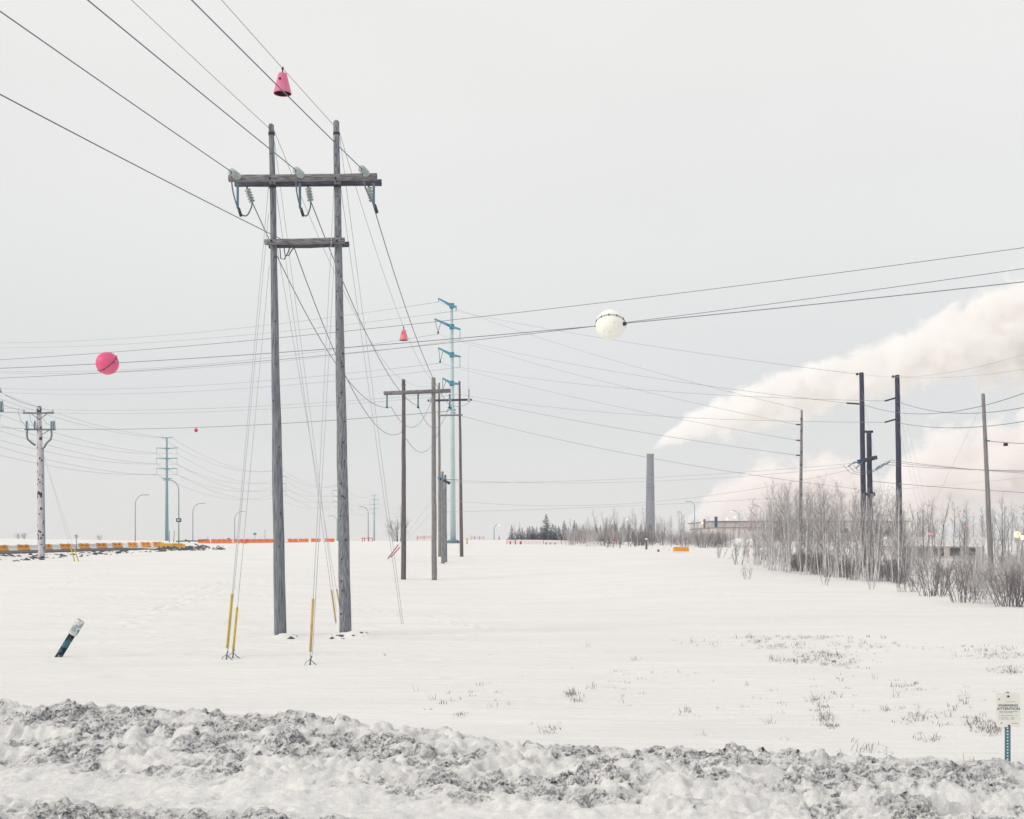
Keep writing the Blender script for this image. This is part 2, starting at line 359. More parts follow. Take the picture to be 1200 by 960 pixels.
# ploughed snowbank across the foreground
xs = np.arange(-13, 13, .032); ys = np.arange(9.2, 21.2, .032)
X, Y = np.meshgrid(xs, ys); rs = np.random.RandomState(4)
dc = 19.0-(X+7.6)*3.5/13.8+.5*(fbm(X*.5, Y*0, 2, 31)-.5)
uc = 600+F*X/np.maximum(dc, 5)
zc = np.interp(uc, [-300, 0, 350, 440, 600, 700, 800, 1000, 1200, 1500], [.72, .70, .74, .62, .46, .43, .48, .46, .42, .42])
s = dc-Y
prof = np.where(s < 0, np.exp(-(s/.55)**2), np.interp(s, [0, .6, 1.6, 2.8, 3.6, 4.6, 5.6, 7, 9], [1, .97, .80, .62, .46, .46, .62, .70, .68]))
bank = zc*prof
zone = np.interp(s, [-.3, .1, 2.6, 3.3, 4.2, 4.8, 9], [0, 1, 1, .35, .35, 1, 1])
lump = np.zeros_like(X)
for k in range(5200):
    r = min(.34, .03+rs.exponential(.06)); lx = rs.uniform(-13, 13); ly = rs.uniform(9.2, 19.6)
    c = 19.0-(lx+7.6)*3.5/13.8; sl = c-ly
    if sl < .12 or (3.0 < sl < 4.4 and rs.rand() < .8): continue
    i0, i1 = max(0, int((lx-2*r+13)/.032)), int((lx+2*r+13)/.032)+1; j0, j1 = max(0, int((ly-2*r-9.2)/.032)), int((ly+2*r-9.2)/.032)+1
    if j0 >= X.shape[0] or i0 >= X.shape[1]: continue
    sx, sy = X[j0:j1, i0:i1], Y[j0:j1, i0:i1]
    if sx.size == 0: continue
    wx = (fbm(sx*3/r*.25+k, sy*3/r*.25, 2, k)-.5)*r*1.1; wy = (fbm(sx*3/r*.25, sy*3/r*.25+k, 2, k+7)-.5)*r*1.1
    a = rs.uniform(0, pi); dx, dy = sx-lx+wx, sy-ly+wy; e = rs.uniform(.6, 1)
    q = np.sqrt((dx*cos(a)+dy*sin(a))**2+((-dx*sin(a)+dy*cos(a))/e)**2)/r
    hgt = np.sqrt(np.clip(1-q**2.6, 0, 1))*r*rs.uniform(.4, .95)
    lump[j0:j1, i0:i1] = np.maximum(lump[j0:j1, i0:i1], hgt)+.25*np.minimum(lump[j0:j1, i0:i1], hgt)
rid = 1-np.abs(2*fbm(X*1.2+.5*fbm(X, Y, 2, 70), Y*2.6, 5, 71)-1)
rid2 = 1-np.abs(2*fbm(X*5, Y*6.5, 4, 77)-1)
lump = .24*np.tanh(lump/.24)
zb = bank+zone*(.66*lump+.24*(rid-.8)+.14*(rid2-.75)+.08*(fbm(X*12, Y*15, 4, 79)-.5))+.10*(fbm(X*.9, Y*1.3, 4, 51)-.5)*np.clip(prof*1.5, 0, 1)+.05*(fbm(X*9, Y*9, 4, 61)-.5)*(.25+zone*.75)
base = gz(X, Y); edge = sst(.02, .22, prof)
Z = base-.06+np.maximum(zb, 0)*edge
gy, gx = np.gradient(Z, .032); slope = np.sqrt(gx**2+gy**2); nzv = 1/np.sqrt(1+slope**2)
dn = fbm(X*1.1+4, Y*2.0, 6, 91, .6); dn2 = fbm(X*3.1, Y*4.0, 4, 93)
dirt = np.clip(sst(.55, 1.0, slope)*1.0*sst(.40, .54, dn)+sst(.50, .64, dn2)*sst(.43, .56, dn)*.9*sst(.2, .7, slope)+sst(4.6, 6.0, s+1.6*(dn-.5))*sst(.38, .52, fbm(X*1.2, Y*2.2, 4, 97))*1.0, 0, 1)*np.clip(zone*1.2, 0, 1)
o = grid_mesh('snowbank', X, Y, Z, M['snow_dirty'], dirt); tag(o, 'lumpy dirty ploughed snowbank along the roadside in the foreground', kind='structure')
# asphalt road on the embankment
aa = np.linspace(-110, 22, 60); ss = np.linspace(.3, 5.6, 7); A, S_ = np.meshgrid(aa, ss, indexing='ij')
o = grid_mesh('road', BA[0]+BT[0]*A+BN[0]*S_, BA[1]+BT[1]*A+BN[1]*S_, road_z(A)-.02*S_+.012-.05+.05*1, M['asphalt']); tag(o, 'bare grey asphalt road on the embankment', kind='structure')
# ------------------------------------------------------------------ wires
def wire_pts(p0, p1, sag, n=20):
    return [p0.lerp(p1, i/n)-Vector((0, 0, 4*sag*(i/n)*(1-i/n))) for i in range(n+1)]
def sag_for(p0, p1, u, v):
    best = min((abs(600+F*p0.lerp(p1, i/400).x/p0.lerp(p1, i/400).y-u), i/400) for i in range(8, 393))[1]
    q = p0.lerp(p1, best); want = H-(v-HV)/F*q.y
    return (q.z-want)/(4*best*(1-best))
def wire(p0, p1, label, mid=None, sag=0.0, r=.02, m='cable', group=None, name='overhead_wire', n=20):
    if mid: sag = sag_for(p0, p1, *mid)
    pts = wire_pts(p0, p1, sag, n)
    MB().poly(pts, r, 6).top(name, M[m], p0, label, 'wire', group)
    return pts
def disc_string(mb, p, q, nd, r):
    ax = (q-p); L = ax.length; a = ax.normalized(); pr = [(.02, 0)]
    for k in range(nd):
        h = L*(k+.15)/nd; w = L/nd; pr += [(.03, h), (r*.6, h+w*.12), (r, h+w*.45), (r*.92, h+w*.6), (.035, h+w*.62)]
    pr.append((.02, L)); mb.lathe(pr, p, a, 14); return mb
# ------------------------------------------------------------------ near H-frame
d1 = 43.0
bl, br = on_ground(329, d1), on_ground(405, d1)
tl, tr = P(318, 147, d1), P(394, 143, d1)
root = thing('h_frame_pole', 'tall weathered wooden H-frame power pole with guy wires, nearest in the field', 'power pole', (bl+br)/2)
def wood_pole(root, b, t, r0, r1, m, seg=14, name='pole', wob=.012, prof=None):
    pts = []; rr = []; b = b-Vector((0, 0, .5))
    for i in range(seg+1):
        k = i/seg; pts.append(b.lerp(t, k)+Vector((random.uniform(-wob, wob), random.uniform(-wob, wob), 0))); rr.append((float(np.interp(k, *prof)) if prof else r0+(r1-r0)*k)+random.uniform(-.004, .004))
    pts.append(t+Vector((0, 0, .03))); rr.append(r1*.7)
    return MB().poly(pts, rr, 16).build(name, m, root)
def along(b, t, v):                      # point on a pole's axis at image row v
    z = H-(v-HV)/F*b.y; k = (z-b.z)/(t.z-b.z); return b.lerp(t, k)
pl = wood_pole(root, bl, tl, .21, .09, M['wood_blue'], prof=((0, .38, .5, .74, 1), (.212, .168, .146, .112, .09))); pr_ = wood_pole(root, br, tr, .21, .095, M['wood_mottled'], prof=((0, .38, .5, .74, 1), (.21, .174, .163, .124, .098)))
for (b, t, par) in ((bl, tl, pl), (br, tr, pr_)):
    for v in (157, 219):
        c = along(b, t, v); MB().tube(c-Vector((0, 0, .045)), c+Vector((0, 0, .045)), .112 if v < 200 else .128, n=16).build('metal_band', M['band'], par)
for i in range(26):                      # bolt holes up the right pole
    v = 170+i*22+random.uniform(-6, 6); c = along(br, tr, v); k = (v-143)/600; rad = float(np.interp(1-k, (0, .38, .5, .74, 1), (.21, .174, .163, .124, .098))); a = random.uniform(-2.3, -.8)
    d = Vector((cos(a), sin(a), 0)); MB().tube(c+d*(rad-.02), c+d*(rad+.012), .028, n=7).build('bolt', M['band'], pr_)
for i in range(9):
    v = 190+i*58+random.uniform(-14, 14); c = along(bl, tl, v); k = (v-147)/600; rad = float(np.interp(1-k, (0, .38, .5, .74, 1), (.212, .168, .146, .112, .09))); a = random.uniform(-2.2, -.9)
    d = Vector((cos(a), sin(a), 0)); MB().tube(c+d*(rad-.02), c+d*(rad+.012), .025, n=7).build('bolt', M['band'], pl)
YF, YB = d1-.31, d1+.31
def log(root, u0, u1, v, Y, r, m, name, tilt=0.0):
    a, b = P(u0, v, d1), P(u1, v+tilt, d1); a.y = b.y = Y
    pts = [a.lerp(b, i/8)+Vector((0, random.uniform(-.008, .008), random.uniform(-.008, .008))) for i in range(9)]
    return MB().poly(pts, [r*random.uniform(.96, 1.04) for _ in pts], 14).build(name, m, root)
log(root, 270.5, 443, 212.5, YF, .118, M['wood_arm'], 'crossarm', -2.0); log(root, 273, 446, 212.5, YB, .112, M['wood_arm_shaded'], 'crossarm', -1.5)
zx = lambda v: H-(v-HV)/F*d1
log(root, 312, 405, 286, YF+.06, .10, M['wood_arm'], 'brace', -2.0); log(root, 313.5, 408, 286, YB-.06, .095, M['wood_arm_shaded'], 'brace', -1.5)
for (b, t) in ((bl, tl), (br, tr)):
    for v, hw in ((213.5, .50), (285.5, .44)):
        c = along(b, t, v); MB().tube(c-Vector((0, hw, 0)), c+Vector((0, hw, 0)), .035, n=8).build('through_bolt', M['band'], root)
# strain insulators toward the camera (front) and toward the next frame (back)
D1 = Vector((-.127, -1, -.04)).normalized()
f_ends, b_ends = [], []
for u, v in ((283, 212), (356.5, 210), (431.5, 208.5)):
    p = P(u, v, d1); p.y = YF-.155; q = p+D1*.72
    disc_string(MB(), p, q, 4, .125).build('strain_insulator', M['glass'], root); f_ends.append(q)
H2I = [P(458.5, 477, 98), P(490, 476, 98), P(527, 475, 98)]
for (u, v, ue, ve), t in zip(((289.5, 221, 295.5, 237), (361, 219.5, 364, 235.5), (432, 219, 436, 236)), H2I):
    p = P(u, v, d1+.3); q = P(ue, ve, d1+.62); 
    disc_string(MB(), p, q, 5, .115).build('strain_insulator', M['glass'], root); b_ends.append(q)
    MB().tube(p+Vector((0, 0, .14)), p, .03, n=6).build('hanger', M['band'], root)
for i, (ur, vb) in enumerate(((278.5, 244), (351.5, 244), (438, 240))):   # hanging post rods and jumper loops
    a = P(ur, 222, d1+.05); b = P(ur, vb, d1+.05); MB().tube(a+Vector((0, 0, .2)), b, .042, n=8).build('arrester_rod', M['blue_rod'], root)
    q, e = f_ends[i], b_ends[i]; c = P(ur+2.0, vb+4, d1+.05); low = P((ur+(600+F*e.x/e.y))/2+(1.5 if i < 2 else 4), 253 if i < 2 else 250, d1+.3)
    ctrl = [q, q.lerp(c, .4)+Vector((-.05, 0, -.12)), c, low, e.lerp(low, .45)+Vector((.05, 0, 0)), e]; pts = []
    for k in range(len(ctrl)-1):
        p0, p1_, p2, p3 = ctrl[max(k-1, 0)], ctrl[k], ctrl[k+1], ctrl[min(k+2, len(ctrl)-1)]
        for j in range(6):
            t = j/6; pts.append(.5*((2*p1_)+(p2-p0)*t+(2*p0-5*p1_+4*p2-p3)*t*t+(3*p1_-p0-3*p2+p3)*t**3))
    pts.append(ctrl[-1]); MB().poly(pts, .024, 7).build('jumper', M['cable'], root)
    MB().tube(c+Vector((-.03, 0, .12)), c+Vector((.06, 0, -.16)), .05, n=8).build('clamp', M['band'], root)
nb = P(335, 283, d1-.4); ne = P(345, 291, d1+.3)
for off, low in ((0, 303), (5, 299)):
    pts = [P(328+off, 291, d1), P(329+off, low, d1), P(333+off, low+1, d1), P(337+off, low-6, d1), P(340+off, 290, d1+.2)]
    MB().poly(pts, .018, 6).build('jumper', M['cable_dark'], root)
# conductors of the near span (towards and past the camera)
near_lbl = ['lower left conductor sweeping to the upper left from the near H-frame crossarm', 'middle conductor sweeping to the upper left from the near H-frame crossarm', 'rightmost conductor sweeping to the upper left from the near H-frame crossarm']
def near_wire(p, label, sl, r, m, k=.00026, dx=-.127):
    pts = [p+Vector((dx*t, -t, -sl*t+k*t*t)) for t in np.linspace(0, 110, 40)]
    MB().poly(pts, r, 6).top('overhead_wire', M[m], p, label, 'wire', 'wires of the near power line'); return pts
for p, lb in zip(f_ends, near_lbl): near_wire(p, lb, .052, .0155, 'cable')
near_wire(P(316, 151, d1), 'thin shield wire from the left pole top of the near H-frame to the upper left', .03, .011, 'cable_pale')
bellw = near_wire(P(393, 149, d1), 'thin shield wire carrying the large pink cone above the near H-frame', .03, .011, 'cable_pale')
near_wire(nb, 'lowest wire sweeping left from the lower brace of the near H-frame', .085, .0145, 'cable', k=.0004)
# span to the second H-frame
wire(b_ends[0], H2I[0], 'left conductor sagging from the near H-frame to the second H-frame', (394, 427), r=.019)
wire(b_ends[1], H2I[1], 'middle conductor sagging from the near H-frame to the second H-frame', (440, 412), r=.019)
wire(b_ends[2], H2I[2], 'right conductor sagging from the near H-frame to the second H-frame', (490, 402), r=.019)
wire(ne, P(471, 506, 98), 'low slack wire from the near brace to the second H-frame left pole', (430, 485), r=.018)
wire(P(320, 150, d1), P(473, 447, 98), 'thin shield wire between the left pole tops of the two near H-frames', (420, 375), r=.012, m='cable_pale')
bell2w = wire(P(396, 149, d1), P(508, 447, 98), 'thin shield wire carrying the small pink cone to the second H-frame', (437, 283), r=.012, m='cable_pale')
def pt_at_u(pts, u):
    for a, b in zip(pts[:-1], pts[1:]):
        if a.y < 5 or b.y < 5: continue
        ua, ub = 600+F*a.x/a.y, 600+F*b.x/b.y
        if (ua-u)*(ub-u) <= 0: return a.lerp(b, (u-ua)/(ub-ua+1e-9))
def bell(p, lb, w, h, m):
    r = thing('marker_cone', lb, 'marker', p-Vector((0, 0, h+.12)), 'pink cone markers on the shield wires')
    t = p-Vector((0, 0, .14))
    MB().lathe([(w*.02, 0), (w*.42, -.01), (w*.5, -.04), (w*.56, -.12), (w*.93, -h*.86), (w*.96, -h*.9), (w*1.0, -h), (w*.97, -h-.004), (w*.95, -h+.01)], t, n=28).build('shell', m, r)
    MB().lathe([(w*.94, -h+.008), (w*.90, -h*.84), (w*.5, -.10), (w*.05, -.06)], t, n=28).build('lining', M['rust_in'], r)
    MB().tube(t-Vector((0, 0, .05)), p+Vector((0, 0, .04)), .02, n=8).sphere(p+Vector((0, 0, 0)), .04, 10, 6).build('clamp', M['band'], r)
    a = radians_ = -1.85; d = Vector((cos(a), sin(a), 0)); c = t-Vector((0, 0, h*.36)); rr = w*.72
    MB().tube(c+d*(rr-.05), c+d*(rr+.006), .034, n=12).build('hole_grommet', M['black'], r)
bell(pt_at_u(bellw, 331), 'large faded pink cone marker hanging above the near H-frame', .26, .60, M['pink'])
bell(pt_at_u(bell2w, 473), 'small salmon pink cone marker hanging before the second H-frame', .24, .58, M['pink_pale'])
# guy wires
def guy(p, anchors_u, anchor_v, label, guard=None, gm='yellow', r=.0095, group='guy wires of the near H-frame', anchor=None, m='guy', hardware=True, kind='guy_wire', gr=.032):
    q = anchor if anchor is not None else at_row(anchors_u, anchor_v)
    t = thing(kind, label, 'guy wire', q, group)
    MB().tube(q-Vector((0, 0, .1)), p, r, n=6).build('strand', M[m], t)
    if guard:
        a = (p-q).normalized(); MB().tube(q+a*guard[0], q+a*guard[1], gr, n=10).build('guard', M[gm], t)
        MB().tube(q+a*(guard[1]-.06), q+a*(guard[1]+.01), gr+.003, n=10).build('guard_cap', M[gm], t)
    if hardware:
        for s_ in (0,):
            MB().poly([q+Vector((0, 0, -.1)), q+Vector((.02, .0, .14)), q+Vector((.05, 0, .22))], .022, 6).poly([q+Vector((.02, 0, .12)), q+Vector((.12, -.05, .04)), q+Vector((.22, -.08, -.03))], .012, 5).poly([q+Vector((0, 0, .12)), q+Vector((-.10, .03, .06)), q+Vector((-.13, .02, -.02))], .009, 5).build('anchor', M['steel'], t)
    return q
aL = at_row(265, 773); aL2 = at_row(272.5, 770.5); aM = at_row(363, 779)
guy(along(bl, tl, 221)+Vector((-.12, -.1, 0)), 0, 0, 'leftmost guy wire with a yellow guard before the near left pole', (.35, 1.95), anchor=aL)
guy(along(bl, tl, 251)+Vector((-.13, -.1, 0)), 0, 0, 'thin guy strand running just inside the leftmost one, without a guard', None, anchor=aL+Vector((.05, .05, .35)), hardware=False)
guy(along(bl, tl, 312)+Vector((-.14, -.1, 0)), 0, 0, 'second guy wire from the left with a shorter yellow guard', (.18, 1.55), anchor=aL2)
guy(along(br, tr, 221)+Vector((-.1, -.12, 0)), 0, 0, 'guy wire with a tan yellow guard standing between the two near poles', (.38, 1.95), 'yellow_tan', anchor=aM)
guy(along(br, tr, 290)+Vector((-.1, -.14, 0)), 0, 0, 'thin guy strand beside the tan guarded one between the near poles', None, anchor=aM+Vector((.06, .05, .35)), hardware=False)
aB1, aB2, aR = at_row(394, 732), at_row(399, 716), at_row(471, 732)
guy(along(bl, tl, 222)+Vector((.1, .1, 0)), 0, 0, 'guy wire with a yellow guard behind the near right pole, left one of the pair', (.1, 1.4), anchor=aB1, hardware=False)
guy(along(bl, tl, 290)+Vector((.1, .12, 0)), 0, 0, 'guy wire whose yellow guard is partly hidden by the near right pole', (.1, 1.55), anchor=aB2, hardware=False)
guy(along(bl, tl, 165)+Vector((.08, .08, 0)), 0, 0, 'thin guy strand from the near left pole top down behind the right pole', None, anchor=aB2+Vector((-.2, .1, 0)), hardware=False)
guy(along(br, tr, 219)+Vector((.1, .1, 0)), 0, 0, 'bare guy wire running down right of the near right pole', None, anchor=aR, hardware=False)
guy(along(br, tr, 160)+Vector((.1, .1, 0)), 0, 0, 'bare guy strand from the near right pole top ending right of it', None, anchor=aR+Vector((.06, .05, 0)), hardware=False)
# ------------------------------------------------------------------ second and third H-frames
d2 = 98.0; b2l, b2r = on_ground(473, d2), on_ground(509, d2); t2l, t2r = P(473, 445, d2), P(508, 443, d2)
root = thing('h_frame_pole', 'brown wooden H-frame power pole with one crossarm, second in the row', 'power pole', (b2l+b2r)/2)
wood_pole(root, b2l, t2l, .20, .135, M['wood_brown']); wood_pole(root, b2r, t2r, .21, .15, M['wood_grey'])
for Y_ in (-.26, .26):
    a, b = P(450, 461, d2), P(528, 458, d2); a.y += Y_; b.y += Y_; MB().tube(a, b, .13, n=10).build('crossarm', M['wood_arm'], root)
for (a, b), (u, v) in (((b2l, t2l), (473, 452)), ((b2r, t2r), (508, 450))):
    MB().tube(P(u-2.6, v-1, d2), P(u+2.6, v-1, d2), .05, n=6).build('top_bracket', M['steel'], root)
for q, u in zip(H2I, (453.5, 490, 527)):
    top_ = P(u, 462, d2); MB().tube(top_, P(u, 477, d2), .062, n=8).build('insulator', M['blue_rod'], root)
    MB().tube(P(u-1.2, 477, d2), P(u+1.2, 478, d2), .07, n=6).build('clamp', M['band'], root)
d3 = 130.0; b3l, b3r = on_ground(515.5, d3), on_ground(541, d3); t3l, t3r = P(514.5, 449, d3), P(538.5, 447, d3)
root = thing('h_frame_pole', 'slim grey wooden H-frame power pole before the teal tower, third in the row', 'power pole', (b3l+b3r)/2)
wood_pole(root, b3l, t3l, .18, .10, M['wood_grey']); wood_pole(root, b3r, t3r, .19, .10, M['wood_brown'])
MB().tube(P(501, 469.5, d3-.2), P(553, 468.5, d3-.2), .11, n=8).build('crossarm', M['wood_dark'], root)
MB().tube(P(513, 487, d3-.2), P(542, 486.5, d3-.2), .085, n=8).build('brace', M['wood_grey'], root)
for u in (504.5, 527.5, 549.5):
    MB().sphere(P(u, 469, d3-.4), .16, 10, 8, (1, 1, 1.5)).build('insulator', M['glass'], root)
MB().tube(P(549.5, 470, d3-.3), P(549.5, 456, d3-.3), .05, n=6).build('arrester_rod', M['steel'], root)
MB().poly([P(549.5, 456, d3-.3), P(548.6, 425, d3+4), P(548.8, 412, d3+8), P(550, 407, d3+10), P(552.5, 406, d3+10)], .012, 5).build('riser_wire', M['cable_pale'], root)
H3C = [P(504.5, 472, d3-.4), P(527.5, 472, d3-.4), P(549.5, 472, d3-.4)]
for k, (q, e, md, lb) in enumerate(zip(H2I, H3C, ((482, 501), (502, 498), (540, 476)), ('left', 'middle', 'right'))):
    wire(q, e, f'{lb} slack conductor between the second and third H-frames', md, r=.02)
wire(P(476, 514, 98), P(516, 500, d3), 'lowest slack wire looping between the second and third H-frames', (493, 530), r=.02)
wire(P(474, 446, 98), P(514.5, 450, d3), 'thin shield wire from second to third H-frame, left pole tops', sag=.4, r=.01, m='cable_pale')
# two short poles at the foot of the third frame
def small_pole(u, ub, vt, d, m, label, sub=None, r0=.17, r1=.12):
    b = on_ground(ub, d); t = P(u, vt, d); r = thing('utility_pole', label, 'utility pole', b)
    wood_pole(r, b, t, r0, r1, m, 10); return r, b, t
r, b, t = small_pole(518.3, 519, 553, 119, M['wood_grey'], 'short grey pole with crossarm at the foot of the third H-frame')
MB().tube(P(514, 560, 118.6), P(527, 566.5, 118.2), .12, n=8).build('crossarm', M['wood_dark'], r)
for u, v in ((514.5, 560), (519, 562), (526, 566)): MB().sphere(P(u, v, 118.4), .16, 8, 6).build('insulator', M['blue_rod'], r)
MB().tube(P(520, 562, 118.5), P(537, 562.5, 118.5), .03, n=6).build('dead_end_arm', M['blue_rod'], r)
small_pole(521.7, 522, 557, 121, M['wood_mottled'], 'short dark-spotted pole right beside the short crossarm pole')
for k, (u, v, lb) in enumerate(((454, 655.5, 'left'), (457.5, 653.5, 'right'))):
    guy(P(514.5+k*2, 575+k*14, 119), u, v, f'guy wire with a red guard left of the second H-frame, {lb} one of the two', (0.1, 2.3), 'red_guard', group='red guarded guy wires', hardware=False, r=.012, gr=.05, m='cable_pale')
# ------------------------------------------------------------------ teal steel tower
dt = 184.0; bt = on_ground(531, dt); tt = P(529.3, 356, dt)
root = thing('steel_tower', 'tall pale teal steel transmission tower with slanted arms on the crest', 'transmission tower', bt)
MB().poly([bt-Vector((0, 0, .5)), bt.lerp(tt, .5), tt], [.43, .31, .20], 12).build('shaft', M['teal_body'], root)
MB().tube(bt-Vector((0, 0, .3)), bt+Vector((0, 0, .25)), 1.35, n=20).build('foundation', M['steel'], root)
MB().tube(bt+Vector((0, 0, .25)), bt+Vector((0, 0, .5)), .95, .7, n=16).build('base_flange', M['teal_far'], root)
Aend = {}
for i, (ul, vl, vc, ur, vr) in enumerate(((514, 350, 358.5, 534.5, 359.5), (509.5, 374, 383, 539, 386), (514, 408, 416, 539, 418), (519, 443.5, 449.5, 539, 450))):
    c = P(529.5, vc, dt); l_, r_ = P(ul, vl, dt+3), P(ur, vr, dt-3)
    MB().tube(c, l_, .24, .12, n=8).build('arm', M['teal_arm'], root); MB().tube(c, r_, .22, .12, n=8).build('arm', M['teal_arm'], root)
    MB().tube(c-Vector((0, 0, .35)), c+Vector((0, 0, .35)), .36, n=12).build('arm_collar', M['teal_arm'], root)
    if i == 0:
        MB().tube(l_, l_-Vector((0, 0, .5)), .05, n=6).build('hanger', M['teal_arm'], root); MB().tube(r_, r_-Vector((0, 0, .6)), .06, n=6).build('hanger', M['teal_arm'], root)
        Aend[i] = (l_-Vector((0, 0, .5)), r_-Vector((0, 0, .6)))
    else:
        ap = P((ul+529.5)/2-6.0, vl+16, dt+2.2)
        MB().tube(l_, ap, .045, n=6).build('v_string', M['steel'], root); MB().tube(l_.lerp(c, .36), ap, .045, n=6).build('v_string', M['steel'], root)
        MB().sphere(ap, .16, 8, 6).build('clamp', M['band'], root)
        low = r_-Vector((0, 0, 1.5)); MB().tube(r_, low, .04, n=6).build('insulator', M['steel'], root)
        Aend[i] = (ap-Vector((0, 0, .2)), low)
c = P(529.6, 481, dt)
MB().tube(c, P(525.5, 477.5, dt-.6), .16, .1, n=8).build('arm', M['teal_arm'], root)
for u, v in ((525, 481), (533, 480.5), (533, 484), (528.5, 478)): MB().sphere(P(u, v, dt-.5), .13, 8, 6).build('clamp', M['teal_arm'], root)
Aend[4] = (P(525, 482, dt-.5), P(533, 483, dt-.5))
# its wires to the left, sagging to a tower outside the frame
def left_end(v): return P(-130, v, 304)
nm = {0: 'shield wire', 1: 'upper conductor', 2: 'middle conductor', 3: 'lower conductor', 4: 'bottom wire'}
for i, e0, m0, e1, m1 in ((0, 398, (200, 392.5), 404, (200, 400)), (1, 425, (200, 430), 428, (200, 433.5)), (2, 446, (200, 453.5), 448, (200, 460)), (3, 468, (200, 480), 470, (200, 484))):
    wire(Aend[i][0], left_end(e0), f'far {nm[i]} running left from the left arm of the teal tower', m0, r=.032, m='cable_pale', group='wires of the teal tower line')
    wire(Aend[i][1], left_end(e1), f'far {nm[i]} running left from the right arm of the teal tower', m1, r=.032, m='cable_pale', group='wires of the teal tower line')
bw = wire(Aend[4][0], left_end(492), 'bottom wire of the teal tower line carrying the tiny red ball', (200, 502), r=.04, m='cable', group='wires of the teal tower line')
q = pt_at_u(bw, 230); r = thing('marker_ball', 'tiny dark red marker ball far off on the left wire', 'marker ball', q-Vector((0, 0, .85)))
MB().sphere(q-Vector((0, 0, .5)), .33, 14, 10).build('shell', M['red'], r); MB().tube(q-Vector((0, 0, .2)), q, .05, n=6).build('clamp', M['band'], r)
# ------------------------------------------------------------------ crossing line with the big marker balls
RE = {}
M['pink_dark'] = mat('dark_pink_seam', (.30, .04, .10), .5)
M['sleeve_grey'] = mat('grey_flange', (.42, .43, .41), .5)
def cross(pr, pw, pl_, label, r, sag=0.0):
    """pr: right end pixel, pl_: left end pixel; depth from the straight run of the crossing line"""
    inv = lambda u: .01475+8.37e-6*(u-126)
    a, b = P(pr[0], pr[1], 1/inv(pr[0])), P(pl_[0], pl_[1], 1/inv(pl_[0]))
    return wire(a, b, label, mid=pw, r=r, n=44, group='wires of the line crossing the field')
wA = cross((1700, 218), (716, 353.5), (-420, 429), 'topmost of the wires crossing the field above the white ball', .011)
wB = cross((1700, 238), (745, 376.5), (-420, 437), 'middle wire crossing the field, meeting the lowest beside the white ball', .011)
wC = cross((1700, 272), (716, 380.5), (-420, 432), 'lowest wire crossing the field, threaded through the white and pink balls', .015)
def ball(p, rad, m, label, tiltv, loops=False):
    r = thing('marker_ball', label, 'marker ball', p-Vector((0, 0, rad)))
    MB().sphere(p, rad, 40, 26).build('shell', m, r)
    N = Vector(tiltv).normalized()
    pr = [(rad*.995, -.03), (rad*1.035, -.022), (rad*1.035, .022), (rad*.995, .03)]
    fl = MB().lathe(pr, p, N, 40).build('flange', M['sleeve_grey'] if loops else M['pink_dark'], r)
    a = N.orthogonal().normalized(); b = N.cross(a)
    for k in range(12):
        t = 2*pi*k/12; d = a*cos(t)+b*sin(t); MB().tube(p+d*rad*1.02-N*.04, p+d*rad*1.02+N*.04, .022, n=7).build('bolt', M['band'], fl)
    for k in range(4):
        d = Vector((random.uniform(-.7, .7), -1, random.uniform(-.9, .3))).normalized(); MB().tube(p+d*(rad-.02), p+d*(rad+.006), .014, n=8).build('drain_hole', M['band'], r)
    return r
wd = (wC[0]-wC[-1]).normalized()
pw = pt_at_u(wC, 716); rw = ball(pw, .60, M['cream'], 'large cream white marker ball on the wires crossing above the field', (.05, .5, .86), True)
pp = pt_at_u(wC, 126); rp = ball(pp+Vector((0, 0, .0)), .60, M['pink_ball'], 'large bright pink marker ball on the left wires', (.55, .55, -.75))
MB().poly([pw+wd*.6, pw+wd*.66, pw+wd*.72], [.09, .07, .04], 8).build('clamp', M['band'], rw)
# ------------------------------------------------------------------ poles and wires on the right
def dark_pole(u, ub, vt, d, label, m='wood_dark', r0=.26, r1=.19):
    b = on_ground(ub, d); t = P(u, vt, d); r = thing('utility_pole', label, 'utility pole', b)
    wood_pole(r, b, t, r0, r1, M[m], 12); return r, b, t
rA, bA, tA = dark_pole(1009.5, 1013, 437, 110, 'tallest dark blue-grey pole standing in the bare thicket')
rB, bB, tB = dark_pole(1018.2, 1021, 506, 106, 'shorter dark pole with a crossarm, right against the tallest dark pole', r1=.2)
rC, bC, tC = dark_pole(1051.3, 1055, 440, 105, 'single dark pole right of the pair in the thicket')
rD, bD, tD = dark_pole(939.5, 937.5, 481, 115, 'slender brown-grey pole at the left end of the thicket', 'wood_grey', .19, .10)
rE, bE, tE = dark_pole(1152, 1162.5, 462, 85, 'pale slender pole leaning left near the right edge', 'wood_grey', .19, .11)
for (r, u, v, d) in ((rA, 1004.5, 438.5, 110), (rC, 1046.5, 441.5, 105)):
    MB().tube(P(u-1, v, d), P(u+5, v-.5, d), .05, n=6).sphere(P(u, v, d), .12, 8, 6).build('shield_wire_bracket', M['band'], r)
MB().tube(P(1005, 541.5, 105.4), P(1027.5, 536, 105.4), .17, n=10).build('crossarm', M['wood_dark'], rB)
MB().tube(P(1013.5, 506, 106), P(1023, 506, 106), .1, n=8).build('pole_cap', M['wood_dark'], rB)
MB().tube(P(1012, 578, 106), P(1022, 581, 106), .12, n=8).sphere(P(1023, 579.5, 105.8), .22, 10, 8).build('bracket', M['band'], rB)
for u, v in ((994, 547), (1000, 543), (1003, 549)): MB().tube(P(u, v, 105), P(u+8, 541, 105.2), .05, n=6).build('insulator', M['blue_rod'], rB)
for u, v in ((1031, 546), (1037, 543), (1043, 540.5)): MB().tube(P(u, v, 105), P(u-5, v+4, 105.2), .06, n=6).build('insulator', M['blue_rod'], rB)
